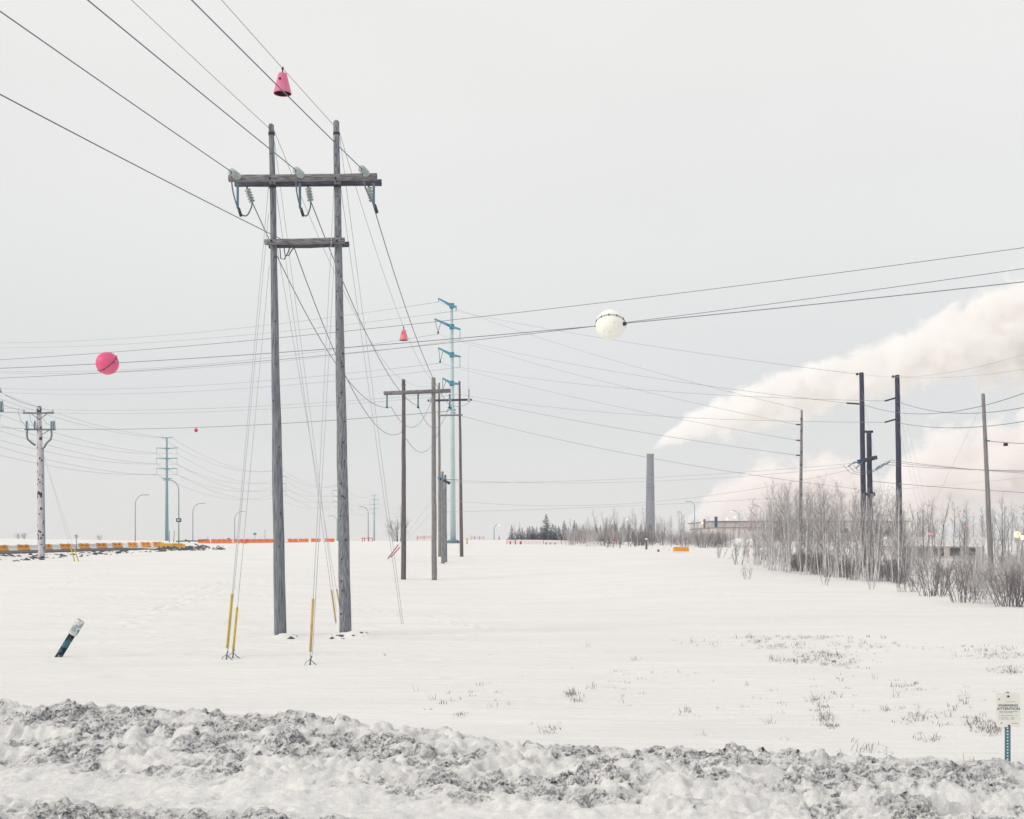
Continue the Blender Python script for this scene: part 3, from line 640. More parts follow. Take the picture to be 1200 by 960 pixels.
for k in range(3): MB().poly([P(988+k*6, 545, 105), P(996+k*5, 554-k, 105), P(1008+k*3, 557-k*2, 105), P(1024+k*4, 553-k*2, 105), P(1034+k*4, 545-k*2, 105)], .018, 5).build('jumper', M['cable'], rB)
for v, L in ((472, 'c'), (468.5, 'e'), (493.5, 'g')):
    if L == 'c': a, b, rr = P(992, 472.5, 110), P(1007, 473.5, 110), rA
    else: a, b, rr = P(1037, v+1.5, 105), P(1049.5, v-2, 105), rC
    MB().tube(a, b, .07, n=6).build('insulator', M['band'], rr)
for v in (497, 515.5, 533): MB().tube(P(933, v+.5, 115), P(938, v+.8, 115), .06, n=6).build('insulator', M['band'], rD)
for v in (491, 505, 530, 545, 562, 580): MB().tube(P(937.6, v, 114.85), P(940.6, v, 114.85), .05, n=6).build('bracket', M['band'], rD)
MB().tube(P(1153, 515.5, 84.8), P(1160, 517, 84.8), .05, n=6).build('insulator', M['blue_rod'], rE)
T0, T1 = Aend[0][1], Aend
M['cable_mid'] = mat('grey_conductor', (.27, .29, .32), .6)
runs = [(Aend[0][1], P(1004, 438.5, 110), (760, 405), 'far shield wire from the teal tower to the tallest dark pole top'),
        (Aend[0][0], P(939.5, 480, 115), (760, 434), 'far shield wire from the teal tower to the slender thicket pole top'),
        (Aend[1][1], P(992, 472.5, 110), (760, 442), 'far upper conductor from the teal tower to the tallest dark pole'),
        (Aend[1][0], P(933, 497.5, 115), (760, 460), 'far upper conductor from the teal tower to the slender thicket pole'),
        (Aend[2][1], P(1037, 470, 105), (760, 457.5), 'far middle conductor from the teal tower to the single dark pole'),
        (Aend[2][0], P(933, 516, 115), (760, 484), 'far middle conductor from the teal tower to the slender thicket pole'),
        (Aend[3][1], P(1037, 495, 105), (760, 487), 'far lower conductor from the teal tower to the single dark pole'),
        (P(553, 469, 129.6), P(933, 533.5, 115), (760, 508), 'wire from the third H-frame crossarm to the slender thicket pole'),
        (P(542, 488, 130), P(1004, 573, 112), (760, 536.5), 'low wire from the third H-frame brace towards the dark pole pair')]
for a, b, md, lb in runs: wire(a, b, lb, md, r=.017, m='cable_mid', group='wires between the teal tower and the thicket')
for k, (v0, v1, vm, u1) in enumerate(((562.5, 547, 565, 994), (566, 543, 561, 1000), (569, 549, 568, 1003))):
    wire(P(527 if k < 2 else 523, v0 if k < 2 else 586, 119), P(u1, v1, 105), f'{("upper", "middle", "lower")[k]} thin wire from the short poles to the thicket crossarm pole', (740, vm+(0 if k < 2 else 22)), r=.014, m='cable_pale', group='wires between short poles and thicket')
wire(P(523, 600, 121), P(1200, 560, 140), 'faint low wire crossing just above the far trees', (800, 590), r=.014, m='cable_pale')
for k, (a, md, b, lb) in enumerate(((P(1050, 470, 105), (1130, 484.5), P(1330, 437, 60), 'upper'), (P(1010, 473.5, 110), (1090, 485), P(1330, 400, 60), 'steeply rising'), (P(1050, 495, 105), (1120, 501.5), P(1330, 462, 60), 'lower'))):
    wire(a, b, f'{lb} conductor from the dark poles out past the right edge', md, r=.02, group='wires leaving to the right')
wire(P(1010, 438.5, 110), P(1330, 365, 60), 'faint shield wire from the tallest dark pole rising to the right', (1110, 437), r=.011, m='cable_pale')
wire(P(1051, 441.5, 105), P(1330, 405, 60), 'faint shield wire from the single dark pole rising to the right', (1120, 442), r=.011, m='cable_pale')
for k, (a, b) in enumerate(((P(1031, 544, 105), P(1330, 548, 95)), (P(1037, 541, 105), P(1330, 553, 95)), (P(1043, 539, 105), P(1330, 558, 95)))):
    wire(a, b, f'{("upper", "middle", "lower")[k]} level wire from the thicket crossarm to the right', sag=.35, r=.016, group='level wires leaving right')
wire(P(1022, 564, 106), P(1330, 582, 95), 'single low wire from the crossarm pole past the leaning pole', sag=.2, r=.018)
ew = wire(P(1160, 517, 84.8), P(1330, 500, 80), 'wire from the leaning pale pole off the right edge', (1190, 519.5), r=.02)
q = pt_at_u(ew, 1178.5); r = thing('splice_box', 'small black splice box hanging on the wire at the right edge', 'splice box', q-Vector((0, 0, .25)))
MB().box(q-Vector((0, 0, .13)), (.24, .16, .18)).build('case', M['black'], r, smooth=False); MB().tube(q-Vector((0, 0, .06)), q, .02, n=6).build('hanger', M['band'], r)
for k, (p, u, v, d, lb) in enumerate(((along(bC, tC, 448), 1085, 560, 88, 'long'), (along(bC, tC, 474), 1079, 600, 92, 'middle'), (along(bC, tC, 498), 1074, 620, 96, 'short'), (along(bA, tA, 455), 1040, 600, 98, 'left'), (along(bE, tE, 470), 1090, 580, 104, 'opposite'))):
    an = on_ground(u+(22 if k < 3 else (-34 if k == 4 else 12)), d); guy(p, 0, 0, f'{lb} faint guy wire running from a dark pole down into the thicket' if k < 4 else 'faint guy wire slanting left from the leaning pale pole into the thicket', None, group='guy wires in the thicket', anchor=an, hardware=False, r=.009, m='cable_pale')
# ------------------------------------------------------------------ left distribution poles
def dist_pole(ub, u, vt, d, label, vb=None):
    b = on_ground(ub, d); t = P(u, vt, d); k = d/130.0; sc = lambda du, dv, dd=0: P(u+du/k, vt+dv/k, d+dd)
    r = thing('utility_pole', label, 'utility pole', b, 'frosted distribution poles on the left')
    wood_pole(r, b, t, .36, .25, M['wood_snowy'], 14)
    MB().sphere(t+Vector((0, 0, .05)), .24, 10, 6, (1, 1, .6)).build('pole_cap', M['stem_dark'], r)
    for (dv, x0, x1) in ((6.2, -19, 17), (25.5, -17, 19)):
        MB().box((sc(x0, dv+.3, -.35)+sc(x1, dv-.3, -.35))/2, ((sc(x1, dv)-sc(x0, dv)).x, .12, .16)).build('crossarm', M['steel'], r, smooth=False)
    for x in (-9, 9): MB().tube(sc(x, 7, -.35), sc(0, 14, -.3), .04, n=6).build('arm_brace', M['steel'], r)
    MB().tube(sc(12, 26, -.35), sc(2, 32, -.3), .04, n=6).build('arm_brace', M['steel'], r)
    for x in (-18, 16): MB().lathe([(.03, 0), (.08, .1), (.05, .16), (.09, .22), (.03, .32)], sc(x, 5.6, -.35), n=8).build('pin_insulator', M['glass'], r)
    for x in (-15, -5.5, 14, 17):
        c = sc(x, 24.5, -.45); MB().tube(c, c+Vector((0, 0, .75)), .085, n=8).build('cutout', M['blue_rod'], r); 
        MB().tube(c+Vector((.18, 0, 0)), c+Vector((.1, 0, .85)), .05, n=6).build('fuse_tube', M['glass'], r)
    for sg in (-1, 1):
        pts = [sc(sg*14, 26, -.4), sc(sg*14.6, 32, -.4), sc(sg*13.5, 37, -.4), sc(sg*9, 41, -.35), sc(sg*3.5+(2 if sg > 0 else -1), 44+(3 if sg > 0 else 0), -.3)]
        MB().poly(pts, .10, 8).build('cable_riser', M['steel'], r)
    MB().tube(sc(4.6, 47, -.2), P(ub+4.2, vt+170/k, d-.2), .07, n=6).build('conduit', M['teal_far'], r)
    for x0, v0, x1, v1 in ((-25, 3, -16, 22), (-12, 4, -6, 22), (5, 12, 12, 20)):
        MB().poly([sc(x0, v0, -.4), sc((x0+x1)/2-1.2, (v0+v1)/2+2, -.4), sc(x1, v1, -.4)], .02, 5).build('jumper', M['cable'], r)
    return r, b, t
rl, bl_, tl_ = dist_pole(48.5, 46, 478, 130, 'snow-plastered pole with two crossarms and curved cable risers at left')
r0_, b0_, t0_ = dist_pole(-17, -18, 452, 112, 'pole mostly beyond the left edge, only arm ends and a riser showing')
for k, (a, b, lb) in enumerate(((P(6, 463, 111.6), P(46, 477, 129.6), 'upper'), (P(-36, 460, 111.6), P(30, 482, 129.6), 'middle'), (P(-10, 482, 111.6), P(62, 482.5, 129.6), 'lower'))):
    wire(a, b, f'{lb} short wire between the two frosted poles at the left edge', sag=.15, r=.022, group='wires between the left poles')
for k, (a, b, lb) in enumerate(((P(62, 482, 129.6), P(190, 525, 399), 'upper'), (P(64, 503, 129.6), P(190, 541, 399), 'lower'))):
    pass
for k, (u, v, lb) in enumerate(((87.5, 652, 'left'), (92, 651, 'right'))):
    guy(along(bl_, tl_, 522+k*4)+Vector((.2, -.2, 0)), u, v, f'guy wire with a bright yellow guard beside the frosted pole, {lb} one', (0, 1.75), 'yellow', group='yellow guarded guys at the road', hardware=False, r=.014, gr=.05, anchor=on_ground(u, 122), m='cable_pale')
# ------------------------------------------------------------------ far pylon line along the road
PYL = [(195.5, 400, 'nearest'), (327, 578, 'second'), (396, 738, 'third'), (438.5, 900, 'fourth'), (470, 1180, 'farthest')]
def pylon(u, d, label):
    x = (u-600)/F*d; b = Vector((x, d, gzs(x, d)-.5)); r = thing('steel_pylon', label, 'pylon', b, 'far steel pylons in a row')
    hh = 32.5; t = Vector((x, d, H+32.4-.2))
    MB().poly([b, b.lerp(t, .5), t], [.60, .42, .22], 10).build('shaft', M['teal_far'], r)
    ends = []
    for i, (dz, hw) in enumerate(((.2, 1.7), (-3.1, 3.2), (-6.3, 3.2), (-9.5, 3.2), (-12.6, 1.6))):
        for sg in (-1, 1):
            c = t+Vector((0, 0, dz-.25)); e = t+Vector((sg*hw, 0, dz))
            MB().tube(c, e, .17, .12, n=6).build('arm', M['teal_far'], r)
            if i in (1, 2, 3):
                low = e-Vector((0, 0, 1.9)); MB().tube(e, low, .05, n=5).build('insulator', M['steel'], r); ends.append(low)
            elif i == 0: ends.append(e-Vector((0, 0, .2)))
        if i: MB().box(t+Vector((0, 0, dz-.2)), (.9, .8, .5)).build('arm_collar', M['teal_far'], r, smooth=False)
    return ends
E = [pylon(u, d, f'{lb} blue-teal steel pylon of the far row along the road') for u, d, lb in PYL]
fr = [Vector((-104+sg*hw, 210, H+32.4+dz)) for dz, hw in ((0, 1.7), (-5.0, 3.2), (-8.2, 3.2), (-11.4, 3.2)) for sg in (-1, 1)]
lvl = ['top', 'upper', 'middle', 'lower']
for s_, (a_, b_) in enumerate(zip([fr]+E[:-1], E)):
    for k, (p, q) in enumerate(zip(a_, b_)):
        where = ('left of the nearest far pylon', 'between the nearest and second far pylons', 'between the second and third far pylons', 'between the third and fourth far pylons', 'between the fourth and farthest far pylons')[s_]
        wire(p, q, f'{lvl[k//2]} {"left" if k % 2 == 0 else "right"} pylon wire {where}', sag=(3.2, 4.5, 4, 4, 5)[s_], r=.05 if s_ < 2 else .06, m='cable_pale', group='wires of the far pylon row', n=14)
# ------------------------------------------------------------------ street lights
def street_light(u, vt, d, arm, label, lit=None, group='street lights along the road', rr=.09):
    b = on_ground(u, d); b.z = min(b.z, H-(vt+8-HV)/F*d)-.3; t = P(u, vt, d); r = thing('street_light', label, 'street light', b, group)
    L = abs(arm)*d/F; sg = 1 if arm > 0 else -1; hgt = t.z; bend = L*.95
    pts = [b, Vector((t.x, d, hgt-bend))]+[Vector((t.x+sg*L*.85*(1-cos(a)), d, hgt-bend+bend*sin(a))) for a in np.linspace(.2, pi/2, 7)]+[Vector((t.x+sg*L, d, hgt))]
    MB().poly(pts, [rr*1.3, rr]+[rr*.8]*8, 8).build('post', M['lamp_steel'], r)
    e = Vector((t.x+sg*L, d, hgt)); MB().box(e+Vector((sg*.25, 0, -.02)), (.9, .35, .16)).build('lamp_head', M['lamp_steel'], r, smooth=False)
    if lit: MB().sphere(e+Vector((sg*.25, 0, -.14)), .28, 10, 6, (1.2, 1, .6)).build('lens', M[lit], r)
    return r
street_light(158.5, 580, 283, 12, 'street light left of the nearest far pylon, arm to the right')
street_light(209.5, 562.5, 215, -13, 'tallest street light, its arm curving left behind the nearest pylon')
street_light(226, 590, 333, 11, 'street light right of the black road sign, arm to the right', rr=.1)
street_light(275, 599.5, 430, 10, 'small street light behind the leftmost guy wires', rr=.12)
street_light(395, 604.5, 480, -8, 'street light hidden behind the near right pole, arm to the left', rr=.12)
street_light(431.5, 594, 365, -8, 'street light right of the near right pole, arm to the left', rr=.11)
street_light(579, 615, 480, 5, 'small lit street light alone on the crest right of the teal tower', 'lamp_warm', rr=.14)
street_light(814, 588, 330, -7, 'unlit street light left of the mill building', None, 'street lights at the mill', .09)
street_light(799, 600, 420, -4, 'fainter street light behind the unlit one by the mill', None, 'street lights at the mill', .1)
street_light(866, 598.5, 360, -8, 'lit orange street light before the mill building', 'lamp_orange', 'street lights at the mill', .09)
street_light(895, 592, 300, -13, 'lit orange street light at the left end of the thicket', 'lamp_orange', 'street lights at the mill', .08)
# ------------------------------------------------------------------ barriers along the road
def barrier_mesh(name, m, L=2.0, h=.62):
    out = [(-.26, 0), (.26, 0), (.26, .10), (.13, .26), (.09, h), (-.09, h), (-.13, .26), (-.26, .10)]
    mb = MB(); mb.prism(out, L, Vector((0, 0, 0)), Vector((0, 1, 0)), Vector((0, 0, 1)))
    for sx in (-.6, .6): mb.box((sx, 0, h+.02), (.22, .12, .05))
    return mb.mesh(name, m, smooth=False)
bo, bw_, bd = barrier_mesh('barrier_orange', M['orange']), barrier_mesh('barrier_white', M['white_plastic']), barrier_mesh('barrier_red_orange', M['orange_deep'], 1.9, .7)
slot = MB()
for sx in (-.45, .45): slot.box((sx, -.115, .40), (.22, .05, .09))
slotm = slot.mesh('fork_slot', M['rust_in'], smooth=False)
cnt = 0
def barrier(p, rz, me, label, group):
    o = bpy.data.objects.new('traffic_barrier', None); COL.objects.link(o); o.location = p; o.rotation_euler = (0, 0, rz); tag(o, label, 'barrier', group)
    b = bpy.data.objects.new('body', me); COL.objects.link(b); b.parent = o
    if me is not bw_:
        s_ = bpy.data.objects.new('fork_slots', slotm); COL.objects.link(s_); s_.parent = o
    return o
rzb = math.atan2(BT[1], BT[0])
order = ['first', 'second', 'third', 'fourth', 'fifth', 'sixth', 'seventh', 'eighth', 'ninth', 'tenth', 'eleventh', 'twelfth', 'thirteenth']
k = 0; uprev = None
us_o = [1, 26.5, 53, 76, 98, 118, 136.5, 154.5, 170, 184]
for i, u in enumerate(us_o):
    # point of the barrier line at column u
    w = (u-600)/F; y = (BA[0]-BA[1]*BT[0]/BT[1])/(w-BT[0]/BT[1]); x = w*y; a = (y-BA[1])/BT[1]
    barrier((x, y, road_z(a)), rzb, bo, f'orange plastic road barrier, {order[i]} from the left edge on the embankment', 'orange barriers on the embankment')
    if i < len(us_o)-1:
        u2 = (u+us_o[i+1])/2; w = (u2-600)/F; y = (BA[0]-BA[1]*BT[0]/BT[1])/(w-BT[0]/BT[1]); x = w*y; a = (y-BA[1])/BT[1]
        barrier((x, y, road_z(a)-.06), rzb, bw_, f'white plastic road barrier after the {order[i]} orange one on the embankment', 'white barriers on the embankment')
for i, (u, d) in enumerate([(239, 215), (254, 222), (266, 226), (280, 232), (287.5, 233), (295, 234), (302.5, 235), (310, 236), (317.5, 237), (343, 246), (356, 252), (370, 255), (386.5, 256), (404, 260)]):
    p = on_ground(u, d); p.z = max(p.z, H-(637.2-HV)/F*d); lb = ('orange barrier %s of the far row left of the near H-frame' % (order+['last'])[i]) if i < 9 else ('orange-red barrier %s of those behind the near H-frame poles' % order[i-9])
    barrier(p, .1, bd, lb, 'far orange barriers')
# toppled yellow skip and pipes by the end of the asphalt
c = on_ground(202, 166); c.z = H-(641.5-HV)/F*166
r = thing('yellow_blade', 'long yellow plough blade lying where the bare asphalt ends', 'plough blade', c)
MB().prism([(-1.55, 0), (1.25, -.1), (1.6, .12), (1.62, .42), (-1.0, .52), (-1.5, .75), (-1.65, .5)], .5, c, Vector((1, .25, 0)).normalized(), Vector((0, 0, 1))).build('blade', M['yellow_paint'], r, smooth=False)
MB().poly([c+Vector((-1.6, -.3, .7)), c+Vector((-1.2, -.3, .45)), c+Vector((1.4, -.2, .46))], .05, 6).build('top_rail', M['orange_deep'], r)
for i, (p, q, lb) in enumerate((((206, 634.6), (236, 634.2), 'long black'), ((217, 632.5), (222, 635.5), 'short black'), ((228, 637.5), (233, 640), 'broken black'), ((236, 634.5), (241, 632.5), 'tilted black'))):
    a, b = P(*p, 172), P(*q, 172.5); MB().poly([a, a.lerp(b, .5)+Vector((0, 0, .05)), b], .09, 6).top('pipe', M['stem_dark'], (a+b)/2, f'{lb} pipe lying on the rubble at the road end', 'pipe', 'pipes on the rubble')
# road signs
def sign(u, vt, vb, d, w, h, label, face, border=None, shape='box', mark=None):
    top_, bot = P(u, vt, d), P(u, vb, d); b = on_ground(u, d); b.z = min(b.z, bot.z); r = thing('road_sign', label, 'sign', b)
    MB().tube(b-Vector((0, 0, .3)), top_, .05, n=6).build('post', M['lamp_steel'], r)
    c = top_-Vector((0, .07, h/2))
    if shape == 'box': MB().box(c, (w, .04, h)).build('panel', face, r, smooth=False)
    else: MB().tube(c-Vector((0, .02, 0)), c+Vector((0, .02, 0)), w/2, n=16).build('panel', face, r)
    if border: MB().box(c-Vector((0, .03, 0)), (w*.62, .03, h*.45)).build('marking', border, r, smooth=False)
    if mark == 'arrow': MB().prism([(-.25*w, -.05*h), (.08*w, -.05*h), (.08*w, -.18*h), (.3*w, 0), (.08*w, .18*h), (.08*w, .05*h), (-.25*w, .05*h)], .02, c-Vector((0, .06, 0)), Vector((1, 0, 0)), Vector((0, 0, 1))).build('symbol', M['ink'], r, smooth=False)
    return r
sign(209.6, 607.5, 613, 190, .78, .55, 'dark rectangular road sign with a white panel below the tallest street light', M['ink'], M['white'], mark='arrow')
sign(89.5, 626.5, 634, 150, .36, .38, 'small dark round road sign behind the orange barriers', M['blue_sign'], M['white'], 'disc')
sign(298.8, 624.5, 634, 260, .62, .42, 'small blue-green sign over the far orange barriers', M['teal_arm'])
sign(268, 630.5, 634, 260, .5, .5, 'tiny dark sign over the far barriers left of the guy wires', M['blue_sign'])
for i, (u, vt, vb, d) in enumerate(((198.5, 622, 635, 172), (203.5, 622, 635, 172), (310.5, 621, 636, 240), (243.5, 629, 637, 215), (349, 631, 637, 245), (379, 634, 637, 250))):
    a = P(u+(.8 if i == 1 else 0), vt, d); b = P(u, vb+1, d); MB().poly([b, b.lerp(a, .5), a], [.06, .05, .045], 6).top('stake', M['wood_grey'], b, ('thin grey stake, left of two behind the yellow blade', 'thin grey stake, right of two behind the yellow blade', 'thin stake just left of the near left pole, above the barriers', 'dark stake at the left end of the far barriers', 'short stake right of the near left pole', 'lone short stake between the near poles')[i], 'stake')
# safety netting and barricade
def netting(pts, h, label, m, posts=True, cell=.35):
    b = Vector(pts[0]); r = thing('safety_fence', label, 'fence', b, 'safety fencing')
    mb = MB()
    for a, c in zip(pts[:-1], pts[1:]):
        L = (c-a).length; n = max(2, int(L/cell))
        for j in range(int(h/.14)+1): mb.tube(a+Vector((0, 0, j*.14)), c+Vector((0, 0, j*.14)), .022, n=3, caps=False)
        for i in range(n+1):
            p = a.lerp(c, i/n); mb.tube(p, p+Vector((0, 0, h)), .018, n=3, caps=False)
    mb.build('netting', m, r)
    for p in pts: MB().tube(p-Vector((0, 0, .3)), p+Vector((0, 0, h+.15)), .04, n=6).build('post', M['red_guard'], r)
M['net_red'] = mat('red_netting', (.72, .07, .14), .7); M['net_pink'] = mat('pale_pink_netting', (.78, .42, .42), .7)
netting([P(u, v, 205) for u, v in ((246, 637.5), (262, 638.5), (280, 639.5), (288, 639.0))], .42, 'red safety netting low on the snow left of the near H-frame', M['net_red'])
netting([P(u, v, 215) for u, v in ((284, 639), (290, 638.5))], .9, 'bright pink bundle of netting at the end of the red fence', M['net_red'], cell=.12)
netting([P(u, v, 235) for u, v in ((334, 637.6), (341, 637.2), (350, 637))], .4, 'short piece of red netting right of the near left pole', M['net_red'])
netting([P(u, v, 200) for u, v in ((489, 631.3), (497, 630.9), (507, 630.3))], .32, 'red netting on the crest between the second H-frame poles', M['net_red'])
netting([P(u, v, 215) for u, v in ((552, 630.5), (556, 630.6), (562, 630.8), (567, 631))], .26, 'red netting on the crest right of the teal tower', M['net_red'])
netting([P(u, v, 178) for u, v in ((594, 639), (611, 639.5), (637, 640), (658, 640.3), (677, 640.7), (701, 641.5))], .72, 'pale pink snow fence on the crest before the conifers', M['net_pink'], cell=.5)
c = P(430, 637, 240); r = thing('barricade', 'red tubular barricade on the skyline right of the near H-frame', 'barricade', c)
for u in (424.5, 427.5, 432, 436): MB().tube(P(u, 637.3, 240), P(u+random.uniform(-.4, .4), 630, 240), .07, n=6).build('upright', M['red'], r)
for v in (631, 635.5): MB().tube(P(424, v, 239.9), P(436.5, v-.4, 239.9), .05, n=6).build('rail', M['red'], r)
for i, (u0, u1) in enumerate(((418.5, 425), (437, 442.5))):
    a, b = P(u0, 636.6, 244), P(u1, 636.8, 244); MB().box((a+b)/2, ((b-a).x, .5, .28)).top('plank', M['orange_deep'], (a+b)/2, f'low orange plank on the snow {("left", "right")[i]} of the red barricade', 'plank', smooth=False)
# posts on the crest
for i, (u, vt, vb, d, m, rr, lb) in enumerate(((598, 633.5, 640.5, 174, 'red_guard', .10, 'red post, left of the white-topped post on the crest'), (604, 629.5, 640.5, 174, 'wood_grey', .08, 'pale post with a white top between two red posts'), (610, 634, 640.5, 174, 'red_guard', .11, 'red post right of the white-topped post'),
     (640, 635.5, 639.8, 176, 'stem_dark', .09, 'dark post in the middle of the snow fence'), (645, 635.5, 639.8, 176, 'wood_grey', .09, 'grey post in the middle of the snow fence'), (650.3, 635.5, 640, 176, 'red_guard', .09, 'thin red post in the middle of the snow fence'),
     (712.3, 635, 644.5, 160, 'wood_brown', .06, 'brown post right of the pink snow fence'), (726.5, 634, 645, 158, 'wood_dark', .06, 'dark thin post with a pale cap before the hedge'), (757.5, 632, 646.5, 150, 'wood_brown', .12, 'thick brown post below the chimney stack'), (547.3, 630, 640.5, 176, 'yellow_tan', .09, 'yellow marker post right of the third H-frame'),
     (579.5, 0, 0, 0, None, 0, ''))):
    if not m: continue
    a, b = P(u, vt, d), P(u, vb+2, d); r = thing('fence_post', lb, 'post', b); MB().tube(b, a, rr, n=8).build('shaft', M[m], r)
    MB().sphere(a, rr*1.35, 8, 6, (1, 1, .7)).build('snow_cap', M['mill_roof'], r)
c = P(719, 633.5, 160); r = thing('road_sign', 'tiny red and white sign at the left end of the hedge', 'sign', P(719, 645, 160)); MB().tube(P(719, 646, 160), P(719, 633, 160), .04, n=6).build('post', M['wood_grey'], r); MB().tube(c-Vector((0, .08, 0)), c-Vector((0, .05, 0)), .15, n=12).build('panel', M['net_red'], r)
c = P(798, 646.3, 138); r = thing('traffic_barrier', 'long orange barrier block alone by the hedge left of the thicket', 'barrier', c)
MB().prism([(-.83, 0), (.83, 0), (.83, .3), (.76, .48), (-.76, .48), (-.83, .3)], .5, c, Vector((1, .08, 0)).normalized(), Vector((0, 0, 1))).build('body', M['orange'], r, smooth=False)
MB().box(c+Vector((0, 0, .49)), (1.45, .42, .06)).build('snow_cap', M['mill_roof'], r, smooth=False)
for i, (u, v, m, lb) in enumerate(((778, 642.5, 'white', 'small white marker box left of the orange block'), (771.5, 645.5, 'stem_dark', 'small dark marker box left of the white one'), (784.5, 645, 'white', 'low white marker box touching the orange block'))):
    c = P(u, v+1.2, 141); MB().prism([(-.13, 0), (.13, 0), (.11, .26), (-.11, .26)], .2, c, Vector((1, 0, 0)), Vector((0, 0, 1))).top('marker_box', M[m], c, lb, 'marker', smooth=False)
# ------------------------------------------------------------------ rubble on the embankment
rs = np.random.RandomState(8); mb = MB()
def rock(mb, p, r, rs):
    i = len(mb.v); pts = [(0, 0, 1), (1, 0, .2), (.3, .95, .1), (-.8, .6, .15), (-.8, -.6, .05), (.3, -.95, .15), (0, 0, -1)]
    for q in pts: mb.v.append(Vector(p)+Vector((q[0]*r*rs.uniform(.7, 1.4), q[1]*r*rs.uniform(.7, 1.3), q[2]*r*rs.uniform(.35, .8))))
    for k in range(5):
        a, b = 1+k, 1+(k+1) % 5; mb.f.append((i, i+a, i+b)); mb.f.append((i+6, i+b, i+a))
for k in range(4200):
    a = rs.uniform(-75, 30); s_ = 5.4+rs.exponential(2.3)
    if s_ > 11.5: continue
    if fbm(np.array([a*.9]), np.array([s_*1.3]), 3, 3)[0] < .53: continue
    x, y = BA[0]+BT[0]*a+BN[0]*s_, BA[1]+BT[1]*a+BN[1]*s_; rock(mb, (x, y, gzs(x, y)), .05+rs.exponential(.075), rs)
mb.top('rubble', M['rock'], (-50, 135, 0), 'dark broken rubble showing through snow on the road embankment', 'rubble', kind='stuff', smooth=False)
mb = MB()
for k in range(260):
    u = rs.uniform(185, 262); v = 637.5+rs.exponential(2.2)+(240-u)*.03; d = rs.uniform(150, 172)
    if u > 240 and rs.rand() < .75: continue
    x = (u-600)/F*d; z = gzs(x, d); rock(mb, (x, d, z), .09+rs.exponential(.10), rs)
mb.top('rubble', M['rock'], P(220, 640, 165), 'dark rubble mound at the end of the asphalt below the yellow blade', 'rubble', kind='stuff', smooth=False)
mb = MB()
for (uu, vv, sp, n) in ((333, 746.5, 15, 9), (397, 747, 9, 8), (424, 744, 12, 5), (362, 747, 40, 3)):
    for k in range(n):
        p = at_row(uu+rs.uniform(-sp, sp), vv+rs.uniform(-2.5, 3.0)); rock(mb, p, .015+rs.exponential(.028), rs)
mb.top('soil_clods', M['rock'], on_ground(365, 43), 'dark soil clods around the feet of the near poles', 'soil', kind='stuff', smooth=False)
# ------------------------------------------------------------------ leaning bollard and warning sign
b = at_row(68.5, 770); dB = b.y; t = P(95, 727, dB); ax = (t-b).normalized(); L = (t-b).length
r = thing('bollard', 'leaning teal pipe bollard with worn grey sleeve, alone in the snow', 'bollard', b)
MB().poly([b-ax*.4, b+ax*L*.3, b+ax*L*.66], .092, 18).build('pipe', M['bollard'], r)
MB().lathe([(.095, 0), (.118, .01), (.12, L*.30), (.12, L*.37), (.108, L*.385), (.09, L*.385), (.085, L*.33), (.0, L*.33)], b+ax*L*.61, ax, 20).build('sleeve', M['sleeve'], r)
ds = 16.7; b = on_ground(1181.5, ds); b2 = P(1182, 905, ds); b.z = min(b.z, b2.z)
r = thing('warning_sign', 'cream warning sign with small print on a perforated teal post', 'sign', b)
pt = P(1180.5, 810, ds); mb = MB()
pw_ = .030; lean = P(1180.8, 812, ds)
n = 26; zt = lean.z; zb = b.z-.3
for sx in (-1, 1): mb.box((b.x+sx*pw_*.82, ds+.02, (zb+zt)/2), (pw_*.72, .022, zt-zb))
nh = int((zt-zb)/.04)
for k in range(nh+1):
    z = zb+(zt-zb)*k/nh; mb.box((b.x, ds+.02, z), (pw_*.96, .021, .022))
mb.build('post', M['teal_post'], r, smooth=False)
bc = P(1181.5, 832, ds); bw2, bh2 = 28.5*ds/F, 40*ds/F; th = -.012
Rm = Matrix.Rotation(th, 3, 'Y')
def rrect(w, h, rd, n=5):
    o = []
    for cx, cy, a0 in ((w/2-rd, h/2-rd, 0), (-w/2+rd, h/2-rd, pi/2), (-w/2+rd, -h/2+rd, pi), (w/2-rd, -h/2+rd, 3*pi/2)):
        for k in range(n+1): o.append((cx+rd*cos(a0+pi/2*k/n), cy+rd*sin(a0+pi/2*k/n)))
    return o
bd_ = MB().prism(rrect(bw2, bh2, .022), .004, bc+Vector((0, -.006, 0)), Rm @ Vector((1, 0, 0)), Rm @ Vector((0, 0, 1))).build('board', M['board'], r, smooth=False)
def text(s_, du, dv, size, m, bold=True, sx=1.0):
    cu = bpy.data.curves.new('lettering', 'FONT'); cu.body = s_; cu.size = size; cu.align_x = 'CENTER'; cu.align_y = 'CENTER'; cu.extrude = .0006
    if bold: cu.offset = size*.012
    tmp = bpy.data.objects.new('tmp', cu); COL.objects.link(tmp); bpy.context.view_layer.update()
    me = bpy.data.meshes.new_from_object(tmp.evaluated_get(bpy.context.evaluated_depsgraph_get())); bpy.data.objects.remove(tmp)
    o = bpy.data.objects.new('lettering', me); COL.objects.link(o); me.materials.clear(); me.materials.append(m); o.parent = bd_
    o.rotation_euler = (pi/2, 0, 0); o.scale = (sx, 1, 1)
    o.location = bc+Vector((du*ds/F, -.0092, -dv*ds/F))-r.location
text('WARNING', -.3, -5.2, .045, M['ink'], sx=1.2); text('ATTENTION', .1, -1.3, .045, M['ink'], sx=1.18)
mb = MB()
